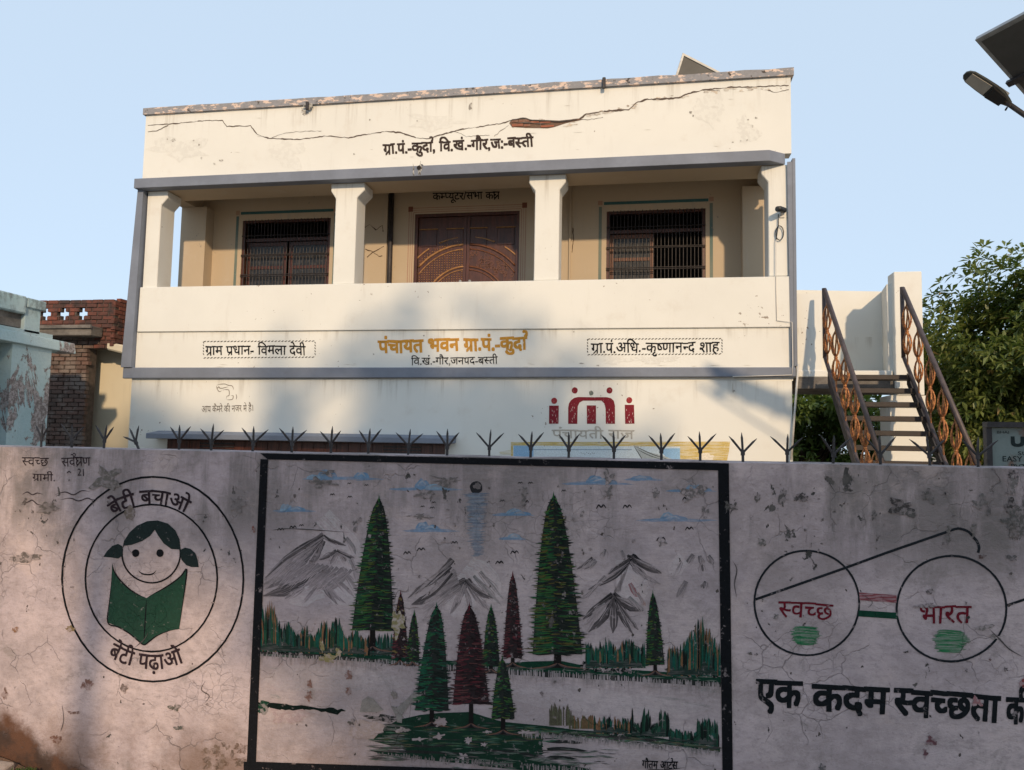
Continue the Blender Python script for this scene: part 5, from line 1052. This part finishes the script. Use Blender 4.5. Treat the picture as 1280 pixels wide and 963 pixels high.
def sline(P, txt, x, zt_, h, wpx, wt):
    toks = '|'.join(txt.replace(' ', '_')); word(P, toks, (x, -zt_), (x + wpx, -zt_), h, (.02, .03, .03), wt, latin=True, wob=.006)
P = Paint(lambda a, c: (a, -c), lambda a, c, off: (a, 4.99 - off, c), .002)
sline(P, 'UP', 2.135, 1.712, .052, .13, .07); sline(P, 'SUPPLIER', 2.17, 1.628, .022, .20, .004); sline(P, 'EASY FINO', 2.085, 1.600, .032, .24, .004); sline(P, 'PVT LTD', 2.13, 1.553, .028, .19, .004); sline(P, 'BHAI', 2.06, 1.748, .016, .07, .0)
P.link('sign_lettering', paint_mat('sign_paint', lambda g: (g.mix(g.ramp(g.noise(3.2, 6, .65, vec=g.sc((1.3, 1, 1), (4, 2, 1))), .5, .62), (.18, .22, .205), (.16, .07, .04)), g.noise(30), g.ramp(g.noise(3.2), .9, 1.), .7), .4), sg)

# ================================================================ solar street lamp at the right edge
sl = thing('street_lamp', (4.15, 7.1, 0), 'solar street lamp with a dark panel and a grey lamp head at the top right', 'street lamp')
part('pole', MB().tube([(4.15, 7.1, 0), (4.15, 7.1, 4.75)], [.06, .045], 12), M['steel'], sl, smooth=True)
h0 = onY(1206, 92, 7.0); h1 = onY(1262, 131, 7.05); ax = (h1 - h0).normalized(); sd = Vector((.35, -.9, .28)); sd = (sd - ax * sd.dot(ax)).normalized(); nn = ax.cross(sd).normalized()
if nn.z < 0: nn = -nn
L_ = (h1 - h0).length
prof = [(0, .02, .012), (.04, .045, .022), (.12, .062, .03), (.35, .07, .036), (.6, .072, .045), (.78, .06, .055), (.92, .034, .05), (1.0, .024, .03)]
b = MB(); sg_ = 12
for t, hw, th in prof:
    for k in range(sg_):
        a = 2 * math.pi * k / sg_; ca, sa = math.cos(a), math.sin(a)
        b.v.append(tuple(h0 + ax * (L_ * t) + sd * hw * (abs(ca) ** .6) * (1 if ca > 0 else -1) + nn * (th * sa if sa > 0 else .012 * sa)))
for i in range(len(prof) - 1):
    for k in range(sg_): a = i * sg_ + k; c_ = i * sg_ + (k + 1) % sg_; b.f.append((a, c_, c_ + sg_, a + sg_))
b.f.append(tuple(range(sg_))); b.f.append(tuple((len(prof) - 1) * sg_ + k for k in range(sg_)))
head = part('lamp_head', b, simple('grey_lamp_casting', (.055, .062, .06), .2, 10, .5, .1, .3), sl)
q = h0 - nn * .014; part('lens', MB().hexa([q + ax * L_ * a + sd * s_ * c_ - nn * d for d in (0, .006) for a, s_, c_ in ((.10, -1, .045), (.10, 1, .045), (.52, 1, .055), (.52, -1, .055))]), M['lens'], head)
q = h0 + nn * .045 + ax * L_ * .66; part('photocell', MB().hexa([q + ax * a + sd * c_ + nn * d for d in (0, .035) for a, c_ in ((0, -.03), (.10, -.03), (.10, .03), (0, .03))]), simple('pale_photocell', (.2, .23, .26), .1, 10), head)
q = h0 - nn * .012 + ax * L_ * .57; part('driver_cover', MB().hexa([q + ax * L_ * a + sd * c_ - nn * d for d in (0, .02) for a, c_ in ((0, -.055), (.3, -.045), (.3, .045), (0, .055))]), M['black'], head)
for s_ in (-.02, .02): part('clamp_bolt', MB().tube([h1 + sd * s_ - nn * .02, h1 + sd * s_ - nn * .06], .008, 6), M['iron'], head)
part('arm', MB().tube([h1 - ax * .05, h1 + ax * .35, Vector((4.0, 7.1, h1.z - .62)), Vector((4.15, 7.1, h1.z - .66))], .022, 8), M['iron'], sl, smooth=True)
p0 = onY(1218.6, 50.4, 7.0); A = Vector((.507, -.862, 0)) * 1.05; B = Vector((.723, .425, -.543)) * 1.35; up_ = Vector((.468, .275, .839)) * .035
part('solar_panel', slab(p0 + A * .02 + B * .02, A * .96, B * .96, up_ * .7), M['paneldark'], sl)
for a0, c0_, aa, bb in ((0, 0, 1, .03), (0, .97, 1, .03), (0, .03, .03, .94), (.97, .03, .03, .94)): part('panel_frame', slab(p0 + A * a0 + B * c0_, A * aa, B * bb, up_ * 1.2 - Vector((0, 0, 0))), M['steel'], sl)
part('panel_strut', slab(p0 - A * .03 + B * .37 - up_ * 1.0, A * 1.06, B * .04, up_ * .98), M['iron'], sl); part('panel_strut', slab(p0 - A * .03 + B * .72 - up_ * 1.0, A * 1.06, B * .04, up_ * .98), M['iron'], sl)
c_ = p0 + A * .5 + B * .55 - up_; part('panel_bracket', MB().tube([Vector((4.15, 7.1, 4.7)), c_], .03, 8), M['iron'], sl)

# ================================================================ trees
def leaves(n, centre, radii, seed, per=7, ls=.15, lw=.045, clump=.30, hollow=.35, gaps=.42, mat='leaf', cut=None, lump=.9):
    r2 = random.Random(seed); V = []; Fs = []; T = []; off = Vector((seed * 7.3, seed, 0)); made = 0; tries = 0
    while made < n and tries < n * 12:
        tries += 1
        d = Vector((r2.gauss(0, 1), r2.gauss(0, 1), r2.gauss(0, 1))).normalized()
        R = 1 + .42 * mnoise.noise(d * 1.6 + off) + .28 * mnoise.noise(d * 3.7 + off); r = R * (hollow + (1 - hollow) * r2.random() ** .5)
        p = Vector((d.x * radii[0] * r, d.y * radii[1] * r, d.z * radii[2] * r)) + centre
        if mnoise.noise(p * lump + off) < gaps - .5 * 1.0 + (0 if r < .75 else .0): continue
        if cut and not cut(p): continue
        made += 1; tone = r2.random(); ax = (d + Vector((r2.uniform(-.7, .7), r2.uniform(-.7, .7), r2.uniform(-.3, .7)))).normalized()
        s1 = ax.orthogonal().normalized(); s2 = ax.cross(s1)
        for k in range(per):
            a = 2 * math.pi * (k + r2.random() * .6) / per; sp_ = r2.uniform(.5, 1.2); dr = (ax * r2.uniform(.2, 1) + (s1 * math.cos(a) + s2 * math.sin(a)) * sp_ + Vector((0, 0, -.25))).normalized()
            sdv = dr.cross(Vector((r2.uniform(-.4, .4), r2.uniform(-.4, .4), 1))).normalized(); l = ls * r2.uniform(.65, 1.2); w_ = lw * r2.uniform(.8, 1.2); q = p + dr * .02
            n0 = len(V); mid = q + dr * l * .5 + Vector((0, 0, .01)); V += [tuple(q), tuple(mid + sdv * w_), tuple(q + dr * l - Vector((0, 0, l * .15))), tuple(mid - sdv * w_)]
            Fs.append((n0, n0 + 1, n0 + 2, n0 + 3)); t = min(1, max(0, tone * .6 + r2.uniform(0, .35))) if r2.random() > .012 else 1; T += [t] * 4
    b = MB(); b.v = V; b.f = Fs; b.c = 1
    return b, T
def tree(loc, label, trunk_h, tr, crown, n, seed, group=None, mat='leaf', limbs=6, cat='tree', **kw):
    root = thing('tree', loc, label, cat, group); L0 = Vector(loc); r2 = random.Random(seed); cz = crown[0]
    pts = [L0 + Vector((0, 0, -.1))] + [L0 + Vector((r2.uniform(-.1, .1) * i, r2.uniform(-.1, .1) * i, trunk_h * i / 4)) for i in range(1, 5)]
    part('trunk', MB().tube(pts, [tr * 1.25, tr, tr * .9, tr * .8, tr * .65], 10), M['bark'], root, smooth=True)
    for k in range(limbs):
        a = 2 * math.pi * k / limbs + r2.uniform(-.4, .4); c_ = L0 + cz; e = c_ + Vector((math.cos(a) * crown[1][0] * .8, math.sin(a) * crown[1][1] * .8, crown[1][2] * r2.uniform(-.3, .7)))
        s0 = pts[3] + (pts[4] - pts[3]) * r2.random(); mid = (s0 + e) / 2 + Vector((r2.uniform(-.3, .3), r2.uniform(-.3, .3), .3))
        part('limb', MB().tube([s0, (s0 + mid) / 2 + Vector((0, 0, .1)), mid, e], [tr * .5, tr * .38, tr * .25, tr * .06], 6), M['bark'], root, smooth=True)
    b, T = leaves(n, L0 + cz, crown[1], seed, mat=mat, **kw)
    o = part('crown', b, M[mat], root, kind='stuff'); a = o.data.attributes.new('tone', 'FLOAT', 'POINT'); a.data.foreach_set('value', T)
    return root
tree((6.9, 13.5, 0), 'broad leafy tree rising at the right edge behind the staircase', 2.2, .16, (Vector((0, 0, 2.6)), (2.75, 2.0, 2.15)), 8500, 3, ls=.165, lw=.03, hollow=.3, gaps=.40, lump=1.1, cut=lambda p: p.x > 4.55 + .25 * math.sin(p.z * 3))
tree((4.2, 19.5, 0), 'dark bushy tree seen through the gap under the stair landing', 1.2, .14, (Vector((0, 0, 1.9)), (2.6, 1.6, 1.75)), 2600, 5, mat='leafdark', ls=.20, lw=.05, hollow=.2, gaps=.3)
tree((9.2, 18.5, 0), 'dark tree standing behind the broad leafy tree', 1.8, .18, (Vector((0, 0, 2.6)), (3.0, 1.8, 2.4)), 2800, 8, mat='leafdark', ls=.22, lw=.055, hollow=.2, gaps=.3)
# shade trees across the lane, behind the viewpoint
tree((3.6, -8.2, 0), 'large shade tree across the lane facing the painted wall', 6.0, .26, (Vector((.5, 0, 10.2)), (3.5, 1.7, 2.5)), 850, 11, limbs=8, group='shade trees across the lane', per=6, ls=.34, lw=.11, hollow=.1, gaps=.30, lump=.6)
tree((3.3, -7.2, 0), 'compact dense shade tree across the lane, in front of the large one', 4.8, .18, (Vector((.2, 0, 7.0)), (3.1, 1.3, 1.2)), 3300, 21, limbs=6, group='shade trees across the lane', per=6, ls=.3, lw=.10, hollow=.1, gaps=.22, lump=.8)
tree((7.6, -8.6, 0), 'second shade tree across the lane, right of the large one', 4.5, .24, (Vector((.2, 0, 6.4)), (3.4, 1.7, 2.6)), 4800, 12, limbs=8, group='shade trees across the lane', per=6, ls=.34, lw=.11, hollow=.1, gaps=.25, lump=.6)
tree((-1.8, -9.0, 0), 'slim shade tree across the lane, left of the large one', 7.0, .16, (Vector((.2, 0, 9.6)), (2.0, 1.4, 1.9)), 1300, 13, limbs=6, group='shade trees across the lane', per=6, ls=.34, lw=.11, hollow=.1, gaps=.42, lump=.8)
tree((4.0, -4.6, 0), 'low spreading tree across the lane nearest the painted wall', 2.6, .15, (Vector((.3, 0, 4.5)), (2.6, 1.2, 1.05)), 2600, 14, limbs=6, group='shade trees across the lane', per=6, ls=.26, lw=.08, hollow=.1, gaps=.30, lump=.9)
pole = thing('utility_pole', (-.55, -2.5, 0), 'plain concrete utility pole across the lane', 'pole')
part('pole_shaft', MB().tube([(-.55, -2.5, -.1), (-.55, -2.5, 7.5)], [.07, .05], 10), M['concrete'], pole, smooth=True); part('crossarm', MB().box(-1.1, 0, -2.54, -2.46, 7.0, 7.08), M['iron'], pole)
